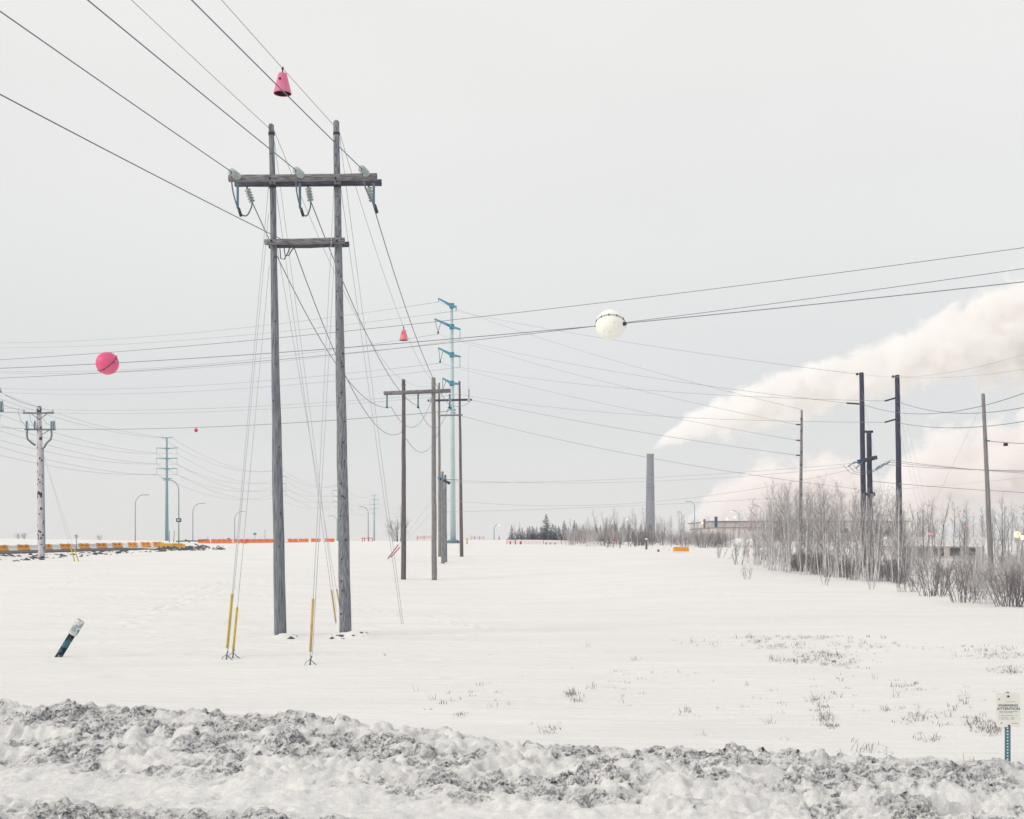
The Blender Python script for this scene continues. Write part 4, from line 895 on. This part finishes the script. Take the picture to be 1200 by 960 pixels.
for dv, segs, h in ((-9.6, ((-2.5, 8.5),), .5), (1.9, ((-11, -6), (-5.4, -1), (-.5, 4), (4.5, 11.3)), .75), (3.2, ((-11, -5), (-4.5, 0), (.6, 5)), .6), (6.3, ((-11, -9.5), (-8.5, -3), (-2.4, 3), (3.6, 5.5), (8.2, 10)), .7), (8.6, ((-11, -9), (-8, -5), (-4.5, -1), (2.5, 7)), .6), (10.6, ((-10.6, -9.8), (-8.5, -4.8), (-3.6, .4), (2.5, 7)), .9), (15.6, ((3, 11),), .6)):
    for a_, b_2 in segs: mb.box(bc+Vector(((a_+b_2)/2*ds/F, -.0095, -dv*ds/F)), ((b_2-a_)*ds/F, .001, h*ds/F))
mb.build('small_print', M['ink_pale'], bd_, smooth=False)
MB().prism([(-.006, -.014), (.006, -.014), (.014, 0), (.008, .014), (-.01, .012), (-.014, 0)], .001, bc+Vector((-11*ds/F, -.0095, 12.6*ds/F)), Vector((1, 0, 0)), Vector((0, 0, 1))).build('corner_mark', M['ink_pale'], bd_, smooth=False)
MB().tube(bc+Vector((-8.4*ds/F, -.0088, -15.5*ds/F)), bc+Vector((-8.4*ds/F, -.0102, -15.5*ds/F)), .012, n=12).build('corner_mark', M['ink_pale'], bd_)
for u, v in ((1181, 816), (1182, 850.5)):
    c = P(u, v, ds); MB().tube(c+Vector((0, .0, 0)), c+Vector((0, -.022, 0)), .0125, n=12).build('bolt', M['black'], r)
# ------------------------------------------------------------------ chimney stack and mill
dch = 1000.0; xb = (762.0-600)/F*dch; ct = P(761.3, 532, dch); b = Vector((xb, dch, 0))
r = thing('chimney_stack', 'tall grey concrete chimney stack giving off the white plume', 'chimney', b)
MB().lathe([(3.9, 0), (3.55, 25), (2.75, ct.z-1.5)], b, n=28).build('shaft', M['concrete'], r)
MB().lathe([(2.75, ct.z-1.5), (2.95, ct.z-1.4), (2.95, ct.z), (2.2, ct.z), (2.2, ct.z-6)], b, n=28).build('rim', M['stem_dark'], r)
for zz in (22, 45): MB().lathe([(3.0+(70-zz)*.012+.05, zz-.2), (4.0, zz-.15), (4.0, zz+.15), (3.0+(70-zz)*.012+.05, zz+.2)], b, n=28).build('gallery', M['steel'], r)
r = thing('mill_building', 'long low mill building with a flat snowy roof behind the thicket', 'building', P(950, 634, 480))
for u0, u1, v, d in ((833, 1065, 611.5, 480), (838, 900, 619, 440)):
    a, b = P(u0, v, d), P(u1, v-(1.5 if d > 450 else 0), d)
    MB().box(((a.x+b.x)/2, d+30, (a.z+0)/2), (b.x-a.x, 60, a.z)).build('wall', M['mill'], r, smooth=False)
    MB().box(((a.x+b.x)/2, d+30, a.z+.15), (b.x-a.x+1, 61, .3)).build('roof', M['wood_grey'], r, smooth=False)
for k in range(9):
    c = P(845+k*24, 622+(k % 3), 478); MB().box(c, (2.2, 4.4, 1.6)).build('window', M['window'], r, smooth=False)
for u, v0, v1, w, m in ((839, 605.5, 611.5, 1.0, 'blue_sign'), (825.5, 608.5, 613.5, .7, 'stem_dark'), (881, 609, 626, .6, 'net_red')):
    a = P(u, v0, 470); z0 = 0; MB().box((a.x, 470, (a.z+z0)/2), (w*1.0, 1.0, a.z-z0)).build('vent', M[m], r, smooth=False)
for u, v in ((852, 608.5), (861, 606.5), (738+85, 613)):
    MB().sphere(P(u, v, 469), .42, 10, 6).build('roof_lamp', M['lamp_orange'], r)
a, b = P(823, 627.5, 300), P(842, 626.5, 300); MB().box((a+b)/2, ((b-a).x, .4, .22)).top('boom_barrier', M['net_red'], (a+b)/2, 'thin red barrier boom before the mill, left of the thicket', 'barrier', smooth=False)
r = thing('shed', 'low white shed seen through the trees right of the dark poles', 'building', P(1100, 650, 150))
a, b = P(1042, 631, 150), P(1153, 630, 150)
MB().box(((a.x+b.x)/2, 156, (a.z-1.0+.5)/2), (b.x-a.x, 11, a.z-1.5)).build('wall', M['mill'], r, smooth=False)
MB().box(((a.x+b.x)/2, 156, a.z-.35), (b.x-a.x+.6, 12, 1.0)).build('snowy_roof', M['mill_roof'], r, smooth=False)
for k in range(5): MB().box(P(1062+k*19, 647, 150.4), (1.1, .2, .9)).build('window', M['window'], r, smooth=False)
for i, (u, v, d, m, s_) in enumerate(((1192, 626.5, 96, 'lamp_warm', .24), (1198.5, 630, 97, 'lamp_warm', .17), (1131, 659.5, 120, 'lamp_warm', .10), (1140, 659, 121, 'lamp_warm', .08), (1118, 661, 122, 'lamp_warm', .08), (1089, 625.5, 140, 'lamp_red', .13), (1093, 626, 141, 'lamp_red', .1), (1134, 617, 143, 'lamp_red', .1), (947, 594, 125, 'lamp_red', .09), (878, 643, 150, 'lamp_red', .10), (895, 645, 150, 'lamp_red', .08), (735.5, 608, 300, 'lamp_orange', .2), (673.3-0, 0, 0, None, 0))):
    if not m: continue
    q = P(u, v, d); g = on_ground(u, d); r = thing('lamp', ('%s lamp glowing among the bare trees, ' % ('warm' if m == 'lamp_warm' else 'red' if m == 'lamp_red' else 'orange'))+('at the right edge, larger one', 'at the right edge, smaller one', 'low behind the shrubs, brightest', 'low behind the shrubs, rightmost', 'low behind the shrubs, leftmost', 'left of a pair above the shed', 'right of a pair above the shed', 'right of the shed pair', 'high behind the slender thicket pole', 'low by the lane left of the thicket', 'low by the lane, right one', 'over the bare trees left of the stack')[i], 'lamp', g)
    MB().tube(g, q-Vector((0, 0, s_*.5)), .03, n=6).build('post', M['lamp_steel'], r); MB().sphere(q, s_, 12, 8).build('bulb', M[m], r)
# snow-covered car-like mounds and logs by the lane
for i, (u, v, d, w) in enumerate(((868, 634, 190, 2.4), (884, 632.5, 186, 2.0))):
    c = P(u, v+4, d); MB().sphere(c, w*.5, 16, 10, (1.6, 1.1, .75)).top('snow_pile', M['mill_roof'], c, ('wide snow pile beside the lane left of the thicket', 'smaller snow pile beside the thicket')[i], 'snow pile')
# ------------------------------------------------------------------ trees
rt = random.Random(5)
def rvec(s=1.0): return Vector((rt.gauss(0, s), rt.gauss(0, s), rt.gauss(0, s)))
def bough(mb, p, d, L, r, depth, up=.25, kids=4, n=3):
    pts = [p]; cur = p; dd = d.normalized(); seg = 3
    for i in range(seg):
        dd = (dd+rvec(.13)+Vector((0, 0, up*.25))).normalized(); cur = cur+dd*(L/seg); pts.append(cur)
    mb.poly(pts, [r, r*.8, r*.6, r*.3], n, caps=False)
    if depth:
        for k in range(kids):
            t = rt.uniform(.25, .95); i = min(int(t*seg), seg-1); q = pts[i].lerp(pts[i+1], t*seg-i)
            bough(mb, q, dd*.75+rvec(.42)+Vector((0, 0, up)), L*rt.uniform(.35, .6), r*.55, depth-1, up, kids-1, n)
def aspen(h, lean=.05, r=.055, nb=26, spread=.55, twig=None):
    tr, cr = MB(), MB(); ld = Vector((rt.gauss(0, lean), rt.gauss(0, lean), 1)).normalized(); pts = []; cur = Vector((0, 0, -.3)); d = ld
    n = 9
    for i in range(n+1):
        pts.append(cur); d = (d+rvec(.035)).normalized(); cur = cur+d*((h+.3)/n)
    tr.poly(pts, [r*(1-.88*(i/n)**1.1) for i in range(n+1)], 6, caps=False)
    for k in range(nb):
        t = .18+.8*(k/nb)**.8; x = t*n; i = min(int(x), n-1); p = pts[i].lerp(pts[i+1], x-i); a = rt.uniform(0, 2*pi)
        L = h*rt.uniform(.14, .24)*(1.15-t*.75)*(.55 if t < .3 else 1)
        bough(cr, p, Vector((cos(a)*spread, sin(a)*spread, rt.uniform(.4, 1.0))), L, r*.30*(1.1-t*.6), 2 if k % 2 else 1, .22, 4)
    return tr, cr
def shrub(h, ns, spread, dep=2, r=.022):
    st, cr = MB(), MB()
    for k in range(ns):
        a = rt.uniform(0, 2*pi); q = rt.uniform(.1, 1)*spread; b = Vector((cos(a)*q*.35*h, sin(a)*q*.35*h, -.15)); d = Vector((cos(a)*q*.6, sin(a)*q*.6, 1)).normalized()
        pts = [b]; cur = b
        for i in range(4): d = (d+rvec(.07)).normalized(); cur = cur+d*(h*rt.uniform(.8, 1.0)/4); pts.append(cur)
        st.poly(pts, [r, r*.85, r*.65, r*.45, r*.2], 4, caps=False)
        for j in range(7):
            t = rt.uniform(.25, .98)*4; i = min(int(t), 3); p = pts[i].lerp(pts[i+1], t-i)
            bough(cr, p, d+rvec(.45), h*rt.uniform(.18, .34), r*.42, dep-1, .2, 4)
    return st, cr
def conifer(h, w):
    tr, cr = MB(), MB(); tr.tube(Vector((0, 0, -.5)), Vector((0, 0, h)), .12, .02, 5)
    n = int(22+h*3)
    for i in range(n):
        t = (i+.5)/n; z = h*(.06+.93*t); rad = w*(1-t)**.85*rt.uniform(.65, 1.15)+.06
        for k in range(7):
            a = rt.uniform(0, 2*pi); d = Vector((cos(a), sin(a), -.28+.45*t)); s_ = Vector((-sin(a), cos(a), 0)); o_ = Vector((0, 0, z+rt.uniform(-.12, .12)))
            L = rad*rt.uniform(.6, 1.1)
            for j in range(3):
                q = o_+d*L*(.25+.3*j); e = o_+d*L*(.55+.3*j)+Vector((0, 0, -.04*L)); wv = .12*L+.05; i0 = len(cr.v)
                cr.v += [q+s_*wv*.4, q-s_*wv*.4, e-s_*wv+Vector((0, 0, -.07)), e+s_*wv*rt.uniform(.5, 1)+Vector((0, 0, rt.uniform(-.1, .05)))]; cr.f.append((i0, i0+1, i0+2, i0+3))
    return tr, cr
def meshes(pair, n0, n1, m0, m1): return pair[0].mesh(n0, M[m0]), pair[1].mesh(n1, M[m1])
VA = [meshes(aspen(rt.uniform(5.6, 7.0), .05), 'trunk', 'crown', 'bark_pale', 'twig') for _ in range(5)]
VB = [meshes(aspen(rt.uniform(5.6, 7.0), .09, .05, 24, .7), 'trunk', 'crown', 'bark_pale', 'twig_pale') for _ in range(4)]
VF = [meshes(aspen(rt.uniform(7.5, 9), .04, .075, 28, .5), 'trunk', 'crown', 'stem_dark', 'twig') for _ in range(4)]
VS = [meshes(shrub(2.1, 16, .9, 2), 'stems', 'twigs', 'stem_dark', 'twig_dark') for _ in range(4)]
VSP = [meshes(shrub(2.4, 14, 1.1, 2), 'stems', 'twigs', 'bark_pale', 'twig_pale') for _ in range(3)]
VP = [meshes(shrub(1.0, 5, .8, 2, .014), 'stems', 'twigs', 'stem_dark', 'twig_dark') for _ in range(2)]
VC = [meshes(conifer(7, rt.uniform(2.0, 2.8)), 'trunk', 'crown', 'stem_dark', 'needle') for _ in range(4)]
def plant(name, pair, p, s_, label, cat, group, parts, sz=None):
    o = bpy.data.objects.new(name, None); COL.objects.link(o); o.location = p; o.rotation_euler = (0, 0, rt.uniform(0, 2*pi)); o.scale = (s_, s_, sz or s_); tag(o, label, cat, group)
    for me, pn in zip(pair, parts):
        c = bpy.data.objects.new(pn, me); COL.objects.link(c); c.parent = o
        if pn == 'twigs': c['kind'] = 'stuff'
    return o
# near edge of the thicket: rows v of the snow edge by column u
EDGE = lambda u: np.interp(u, [860, 885, 905, 960, 1010, 1060, 1100, 1150, 1200, 1300], [656, 664, 671, 676, 682, 686, 693, 701, 708, 715])
def edge_d(u):
    p = at_row(u, float(EDGE(u)), 40, 200); return p.y
ED = {u: edge_d(u) for u in range(860, 1301, 10)}
edd = lambda u: float(np.interp(u, sorted(ED), [ED[k] for k in sorted(ED)]))
def topv(u): return np.interp(u, [870, 900, 930, 980, 1030, 1060, 1110, 1160, 1220], [612, 588, 578, 582, 590, 592, 588, 592, 590])
LAB = {0: ('bare pale aspen at the thicket left end, by the slender pole', 'aspens at the left end of the thicket'), 1: ('bare pale aspen in the thicket between slender and dark poles', 'aspens in the middle of the thicket'), 2: ('bare pale aspen among the trees right of the dark poles', 'aspens right of the dark poles')}
for k in range(235):
    u = rt.uniform(872, 1062) if k < 185 else rt.uniform(1050, 1260); dd = edd(u)+1.5+abs(rt.gauss(0, 1))*14
    if k < 75: dd = edd(u)+rt.uniform(.8, 5)
    p = on_ground(u, dd); want = (H-(topv(u)+rt.uniform(-16, 16)-HV)/F*dd-p.z)
    if u > 1062: want *= rt.uniform(.55, .95)
    if want < 1.5: continue
    z = 0 if u < 945 else 1 if u < 1062 else 2
    front = dd < edd(u)+5.2
    plant('aspen_tree', rt.choice(VA if rt.random() < .45 else VB), p, max(want, 2)/6.4, LAB[z][0]+(', front row' if front else ', further back'), 'tree', LAB[z][1], ('trunk', 'crown'))
for k in range(74):
    u = rt.uniform(1040, 1290); dd = rt.uniform(118, 205); p = on_ground(u, dd); want = (H-(rt.uniform(580, 612)-HV)/F*dd-p.z)
    plant('bare_tree', rt.choice(VF), p, want/8.4, 'tall bare dark-stemmed tree behind the shed and the leaning pole', 'tree', 'tall bare trees behind the shed', ('trunk', 'crown'))
for k in range(40):
    u = rt.uniform(880, 1062); dd = edd(u)+rt.uniform(.6, 16); p = on_ground(u, dd)
    plant('shrub', rt.choice(VS), p, rt.uniform(.35, .85), 'dark purple-grey bare shrub in the undergrowth of the aspen thicket', 'shrub', 'undergrowth shrubs in the thicket', ('stems', 'twigs'))
for k in range(34):
    u = rt.uniform(1062, 1270); dd = edd(u)+rt.uniform(3, 40); p = on_ground(u, dd)
    plant('shrub', rt.choice(VS if rt.random() < .25 else VSP), p, rt.uniform(.55, 1.1), 'bare frosted shrub in the tangle at the foot of the leaning pole', 'shrub', 'tangled shrubs on the right', ('stems', 'twigs'))
FR = [(1090, 699, 1.05, 0, 'dense dark shrub at the front edge, first from the dark poles'), (1102, 697, .95, 0, 'dark shrub just right of the first front shrub'), (1128, 706, 1.15, 0, 'rounded dark shrub standing alone on the snow edge'), (1151, 707, .8, 1, 'pale slender-stemmed shrub clump in front of the leaning pole'), (1160, 708, .85, 1, 'second pale stem clump before the leaning pole'), (1181, 711, 1.1, 0, 'dark shrub near the right edge, left of the last one'), (1191, 710, 1.15, 0, 'dark shrub at the right edge of the snow'), (1203, 712, 1.2, 0, 'dark shrub cut off by the right edge'), (1142, 703, .8, 0, 'small dark shrub behind the pale stem clumps')]
for i, (u, v, s_, kd, lb) in enumerate(FR):
    p = at_row(u, v, 35, 120); plant('shrub', (VS, VSP)[kd][i % 3], p, s_*.86*(p.y/62), lb, 'shrub', 'shrubs at the front snow edge', ('stems', 'twigs'))
SP = [(875, 679, .9, 'lone sapling on open snow left of the thicket'), (966, 686, .8, 'small dark sapling before the thicket below the slender pole'), (1021, 691, .75, 'thin sapling before the dark pole pair'), (1056, 694, .9, 'left stem of a row of saplings right of the dark poles'), (1061, 694, 1.0, 'second stem of the sapling row right of the dark poles'), (1070, 694, 1.1, 'third stem of the sapling row right of the dark poles'), (1075, 694, 1.0, 'last stem of the sapling row right of the dark poles'), (842, 654, .9, 'tiny bare sapling in the snow right of the orange block'), (866, 662, 1.3, 'leaning bare sapling at the lane edge left of the thicket'), (735+128, 651, 1.0, 'small bush of twigs at the lane edge')]
for i, (u, v, s_, lb) in enumerate(SP):
    p = at_row(u, v, 35, 170); plant('sapling', VP[i % 2], p, s_*p.y/70*.95, lb, 'sapling', 'saplings on the snow edge', ('stems', 'twigs'))
p = at_row(1172, 690, 40, 140); plant('bare_tree', VF[1], on_ground(1172, 92), .72, 'dark crooked bare tree right of the leaning pole', 'tree', None, ('trunk', 'crown'))
# belt of bare trees and shrubs between the conifers and the thicket
for k in range(170):
    u = rt.uniform(672, 868); dd = rt.uniform(165, 290); p = on_ground(u, dd)
    vt = np.interp(u, [672, 700, 740, 770, 800, 830, 868], [612, 606, 602, 608, 604, 612, 618])+rt.uniform(-5, 13)
    want = H-(vt-HV)/F*dd-p.z
    if want < 1: continue
    plant('bare_tree', rt.choice(VF+VA), p, want/7.6, 'bare frosted tree in the grey belt around the chimney foot', 'tree', 'bare trees around the chimney foot', ('trunk', 'crown'))
for k in range(95):
    u = rt.uniform(668, 850); dd = rt.uniform(165, 235); p = on_ground(u, dd)
    plant('shrub', rt.choice(VSP if rt.random() < .5 else VS), p, rt.uniform(.6, 1.15)*(1.0 if u > 765 else 1.0), 'frosted low bush in the hedge before the chimney' if u < 765 else 'low bare bush right of the chimney before the mill', 'shrub', 'hedge bushes before the chimney' if u < 765 else 'low bushes before the mill', ('stems', 'twigs'))
# conifers on the crest
con = [(640, 602, 1.0), (661, 609.5, .8), (673, 609, .75), (651, 615, 1.0), (720, 611, .8), (731, 612, .7), (612, 618, .9), (618, 617.5, .9), (624, 616, .9), (629, 617, .9), (634, 616, .9), (606, 622, 1.0), (600, 626, 1.0), (646, 619, 1.1), (656, 618, 1.0), (666, 617, 1.0), (677, 620, 1.0), (596.5, 629, 1.0), (585, 627, .8), (690, 620, 1.0), (700, 618, .9), (708, 619, .9), (683, 622, .9)]+[(598+k*5.6+rt.uniform(-2, 2), rt.uniform(613, 623), rt.uniform(.9, 1.3)) for k in range(30)]
for i, (u, vt, ws) in enumerate(con):
    dd = 330+rt.uniform(-25, 25)+(30 if i > 22 else 0); x = (u-600)/F*dd; p = Vector((x, dd, gzs(x, dd)-.3)); want = H-(vt-HV)/F*dd-p.z
    lb = ('tallest frosted conifer in the dark group on the crest', 'pointed conifer, first right of the tallest one', 'pointed conifer at the right end of the dark group', 'rounded conifer between the tallest and the pointed ones', 'left pointed conifer in the bare belt', 'right pointed conifer in the bare belt')[i] if i < 6 else ('tiny lone conifer left of the dark group' if u < 590 else 'low dark conifer in the dense left half of the group' if u < 640 else 'low conifer in the right half of the dark group')
    plant('conifer', VC[i % 4], p, want/7*ws, lb, 'tree', 'conifers on the crest', ('trunk', 'crown'), sz=want/7)
for k in range(16):
    u = rt.choice([rt.uniform(600, 700), rt.uniform(640, 690)]); dd = rt.uniform(300, 350); p = on_ground(u, dd); want = max(2.5, H-(rt.uniform(607, 620)-HV)/F*dd-p.z)
    plant('bare_tree', rt.choice(VF), p, want/8, 'thin bare tree between the conifers on the crest', 'tree', 'bare trees between the conifers', ('trunk', 'crown'))
for u, d, s_, lb in ((387+81, 230, 1.0, 'small rounded bare bush on the skyline left of the second H-frame'), (117, 330, .35, 'faint bush on the left skyline'), (21, 300, .33, 'low dark bushes on the far left skyline, left clump'), (29, 300, .38, 'low dark bushes on the far left skyline, right clump')):
    plant('shrub', VS[0], on_ground(u, d), s_*2.0, lb, 'shrub', None, ('stems', 'twigs'))
# ------------------------------------------------------------------ dead grass poking through the snow
rs = np.random.RandomState(21); mb = MB()
def tuft(p, h, n):
    for k in range(n):
        a = rs.uniform(0, 2*pi); d = Vector((cos(a)*rs.uniform(.1, 1.1), sin(a)*rs.uniform(.1, 1.1), 1)); b = p+Vector((rs.normal(0, .05), rs.normal(0, .05), -.02)); L = h*rs.uniform(.5, 1.1); m_ = b+d*L*.6; e = m_+(d+Vector((cos(a)*.5, sin(a)*.5, -.3)))*L*.35
        w = rs.uniform(.003, .006); i0 = len(mb.v); s_ = Vector((-sin(a), cos(a), 0))*w
        mb.v += [b-s_, b+s_, m_+s_*.7, m_-s_*.7, e]; mb.f += [(i0, i0+1, i0+2, i0+3), (i0+3, i0+2, i0+4)]
cl = [(890, 752, 14, 3, 12), (915, 758, 26, 4, 22), (960, 770, 40, 7, 55), (985, 778, 30, 5, 26), (940, 748, 70, 2, 30), (1010, 757, 60, 5, 20), (920, 775, 14, 3, 12), (955, 822, 10, 4, 5), (963, 833, 8, 6, 9), (968, 843, 6, 5, 8), (975, 853, 6, 3, 5), (1065, 803, 20, 5, 7), (1035, 832, 8, 3, 3), (1090, 845, 40, 20, 12), (1150, 850, 14, 8, 14), (1165, 856, 12, 5, 12), (1170, 768, 40, 5, 26), (1180, 786, 30, 4, 18), (1140, 760, 50, 4, 14), (1120, 830, 40, 14, 7), (1085, 867, 10, 3, 3), (672, 815, 9, 5, 8), (675, 822, 6, 2, 4), (540, 838, 4, 3, 3), (640, 855, 20, 6, 6), (715, 810, 30, 10, 5), (830, 755, 30, 4, 6), (805, 835, 8, 5, 5), (720, 800, 80, 30, 7), (1000, 820, 130, 40, 26), (700, 780, 200, 25, 8), (560, 820, 60, 20, 4), (530, 815, 30, 8, 5), (1020, 880, 20, 5, 4)]
for u, v, su, sv, n in cl:
    for k in range(int(n*2.4)):
        p = at_row(u+rs.normal(0, su*.6), v+rs.normal(0, sv*.6), 14, 90); tuft(p, rs.uniform(.04, .12) if rs.rand() < .8 else rs.uniform(.12, .24), rs.randint(3, 9))
mb.top('dead_grass', M['grass'], (8, 30, 0), 'dead grass tufts and weed stems poking through the snow', 'grass', kind='stuff', smooth=False)
# ------------------------------------------------------------------ smoke plumes
def plume(name, label, d, path, dens, color, nscale, amp, aniso=.0, soft=.32, extra=1.25, thin=0.0):
    """path: (u, v centre, radius px) along the drift; a real volume at distance d inside a closed hull"""
    k = d/F; pts = [((u-600)*k, H-(v-HV)*k, r*k) for u, v, r in path]; x0, x1 = pts[0][0], pts[-1][0]
    z0 = min(z-r for _, z, r in pts)-5; z1 = max(z+r for _, z, r in pts)+5; rm = max(r for _, _, r in pts)*1.02
    mb = MB(); n = 20; cen = Vector((x0, d, pts[0][1])); st = []
    for x, z, r in pts:
        i = len(mb.v); st.append(i); R = r*extra+1
        for j in range(n): mb.v.append(Vector((x, d+R*cos(2*pi*j/n), z+R*sin(2*pi*j/n))))
    for a, b in zip(st[:-1], st[1:]):
        for j in range(n): mb.f.append((a+j, a+(j+1) % n, b+(j+1) % n, b+j))
    mb.f.append(tuple(st[0]+j for j in reversed(range(n)))); mb.f.append(tuple(st[-1]+j for j in range(n)))
    m = bpy.data.materials.new(name+'_volume'); m.use_nodes = True; nt = m.node_tree; nn, l = nt.nodes, nt.links
    nn.remove(nn['Principled BSDF']); out = nn['Material Output']
    vol = nn.new('ShaderNodeVolumePrincipled'); vol.inputs['Color'].default_value = (*color, 1); vol.inputs['Anisotropy'].default_value = aniso; l.new(vol.outputs[0], out.inputs['Volume'])
    geo = nn.new('ShaderNodeNewGeometry'); sp = nn.new('ShaderNodeSeparateXYZ'); l.new(geo.outputs['Position'], sp.inputs[0])
    def mth(op, a, b=None, clamp=False):
        q = nn.new('ShaderNodeMath'); q.operation = op; q.use_clamp = clamp
        for i, w in enumerate((a, b)):
            if w is None: continue
            if isinstance(w, (int, float)): q.inputs[i].default_value = w
            else: l.new(w, q.inputs[i])
        return q.outputs[0]
    t = mth('DIVIDE', mth('SUBTRACT', sp.outputs['X'], x0), x1-x0, True)
    def curve(vals):
        c = nn.new('ShaderNodeFloatCurve'); cm = c.mapping; cu = cm.curves[0]
        xs_ = [(p[0]-x0)/(x1-x0) for p in pts]
        while len(cu.points) < len(vals): cu.points.new(.5, .5)
        for p_, a, b in zip(cu.points, xs_, vals): p_.location = (a, b); p_.handle_type = 'AUTO_CLAMPED'
        cm.update(); l.new(t, c.inputs['Value']); return c.outputs[0]
    zc_ = mth('ADD', mth('MULTIPLY', curve([(p[1]-z0)/(z1-z0) for p in pts]), z1-z0), z0)
    rc = mth('MULTIPLY', curve([p[2]/rm for p in pts]), rm)
    dz = mth('DIVIDE', mth('SUBTRACT', sp.outputs['Z'], zc_), rc); dy = mth('DIVIDE', mth('SUBTRACT', sp.outputs['Y'], d), rc)
    q = mth('SQRT', mth('ADD', mth('MULTIPLY', dz, dz), mth('MULTIPLY', dy, dy)))
    nz = nn.new('ShaderNodeTexNoise'); nz.inputs['Scale'].default_value = nscale; nz.inputs['Detail'].default_value = 5; nz.inputs['Roughness'].default_value = .58; nz.inputs['Distortion'].default_value = .4; l.new(geo.outputs['Position'], nz.inputs['Vector'])
    f = mth('ADD', mth('SUBTRACT', 1-amp*.25, q), mth('MULTIPLY', mth('SUBTRACT', nz.outputs['Fac'], .5), amp*2.2))
    den = mth('DIVIDE', f, soft, True); den = mth('MULTIPLY', mth('POWER', den, 1.4), mth('MULTIPLY', mth('SUBTRACT', 1.0, mth('MULTIPLY', t, thin)), dens))
    l.new(den, vol.inputs['Density'])
    m.cycles.volume_step_rate = .35
    return mb.top(name, m, cen, label, 'smoke', kind='stuff', smooth=False)
plume('smoke_plume', 'white smoke plume drifting right and rising from the chimney stack', 1000, [(764, 526.3, 2.2), (773, 520, 7), (786, 512, 14), (805, 503, 21), (835, 491, 28), (880, 476, 37), (950, 457, 40), (1000, 445, 41), (1060, 424, 45), (1120, 402, 58), (1200, 388, 86), (1320, 352, 130), (1480, 310, 160)], .26, (.9995, .989, .982), .055, .80, extra=1.5, soft=.27, thin=.80)
plume('steam_cloud', 'steam cloud tinted with pink lamp glow, rising behind the mill, left of the thicket', 1300, [(800, 616, 4), (816, 606, 15), (840, 594, 30), (875, 582, 42), (915, 576, 50), (965, 576, 52), (1010, 580, 42), (1040, 586, 28)], .075, (.9995, .972, .962), .036, .95, extra=1.45, soft=.22)  # pink scatter colour carries the glow of the mill lamps
plume('steam_cloud', 'tall billowing steam cloud behind the trees at the right edge', 1250, [(1020, 616, 6), (1036, 594, 34), (1062, 572, 56), (1095, 556, 66), (1130, 556, 66), (1170, 548, 72), (1220, 540, 82), (1330, 528, 100), (1450, 520, 110)], .085, (.9995, .978, .968), .034, 1.05, extra=1.45, soft=.20)  # lamp glow tinted into this steam colour too
# ------------------------------------------------------------------ haze
hz = bpy.data.materials.new('haze_volume'); hz.use_nodes = True; hn = hz.node_tree; hn.nodes.remove(hn.nodes['Principled BSDF'])
pv = hn.nodes.new('ShaderNodeVolumePrincipled'); pv.inputs['Color'].default_value = (.97, .98, 1, 1); pv.inputs['Density'].default_value = .00022
hn.links.new(pv.outputs[0], hn.nodes['Material Output'].inputs['Volume'])
o = MB().box((0, 512, 35.1), (3300, 1176, 73.2)).top('haze', hz, (0, 512, 35.1), 'thin pale winter haze filling the air', 'haze', kind='stuff', smooth=False)
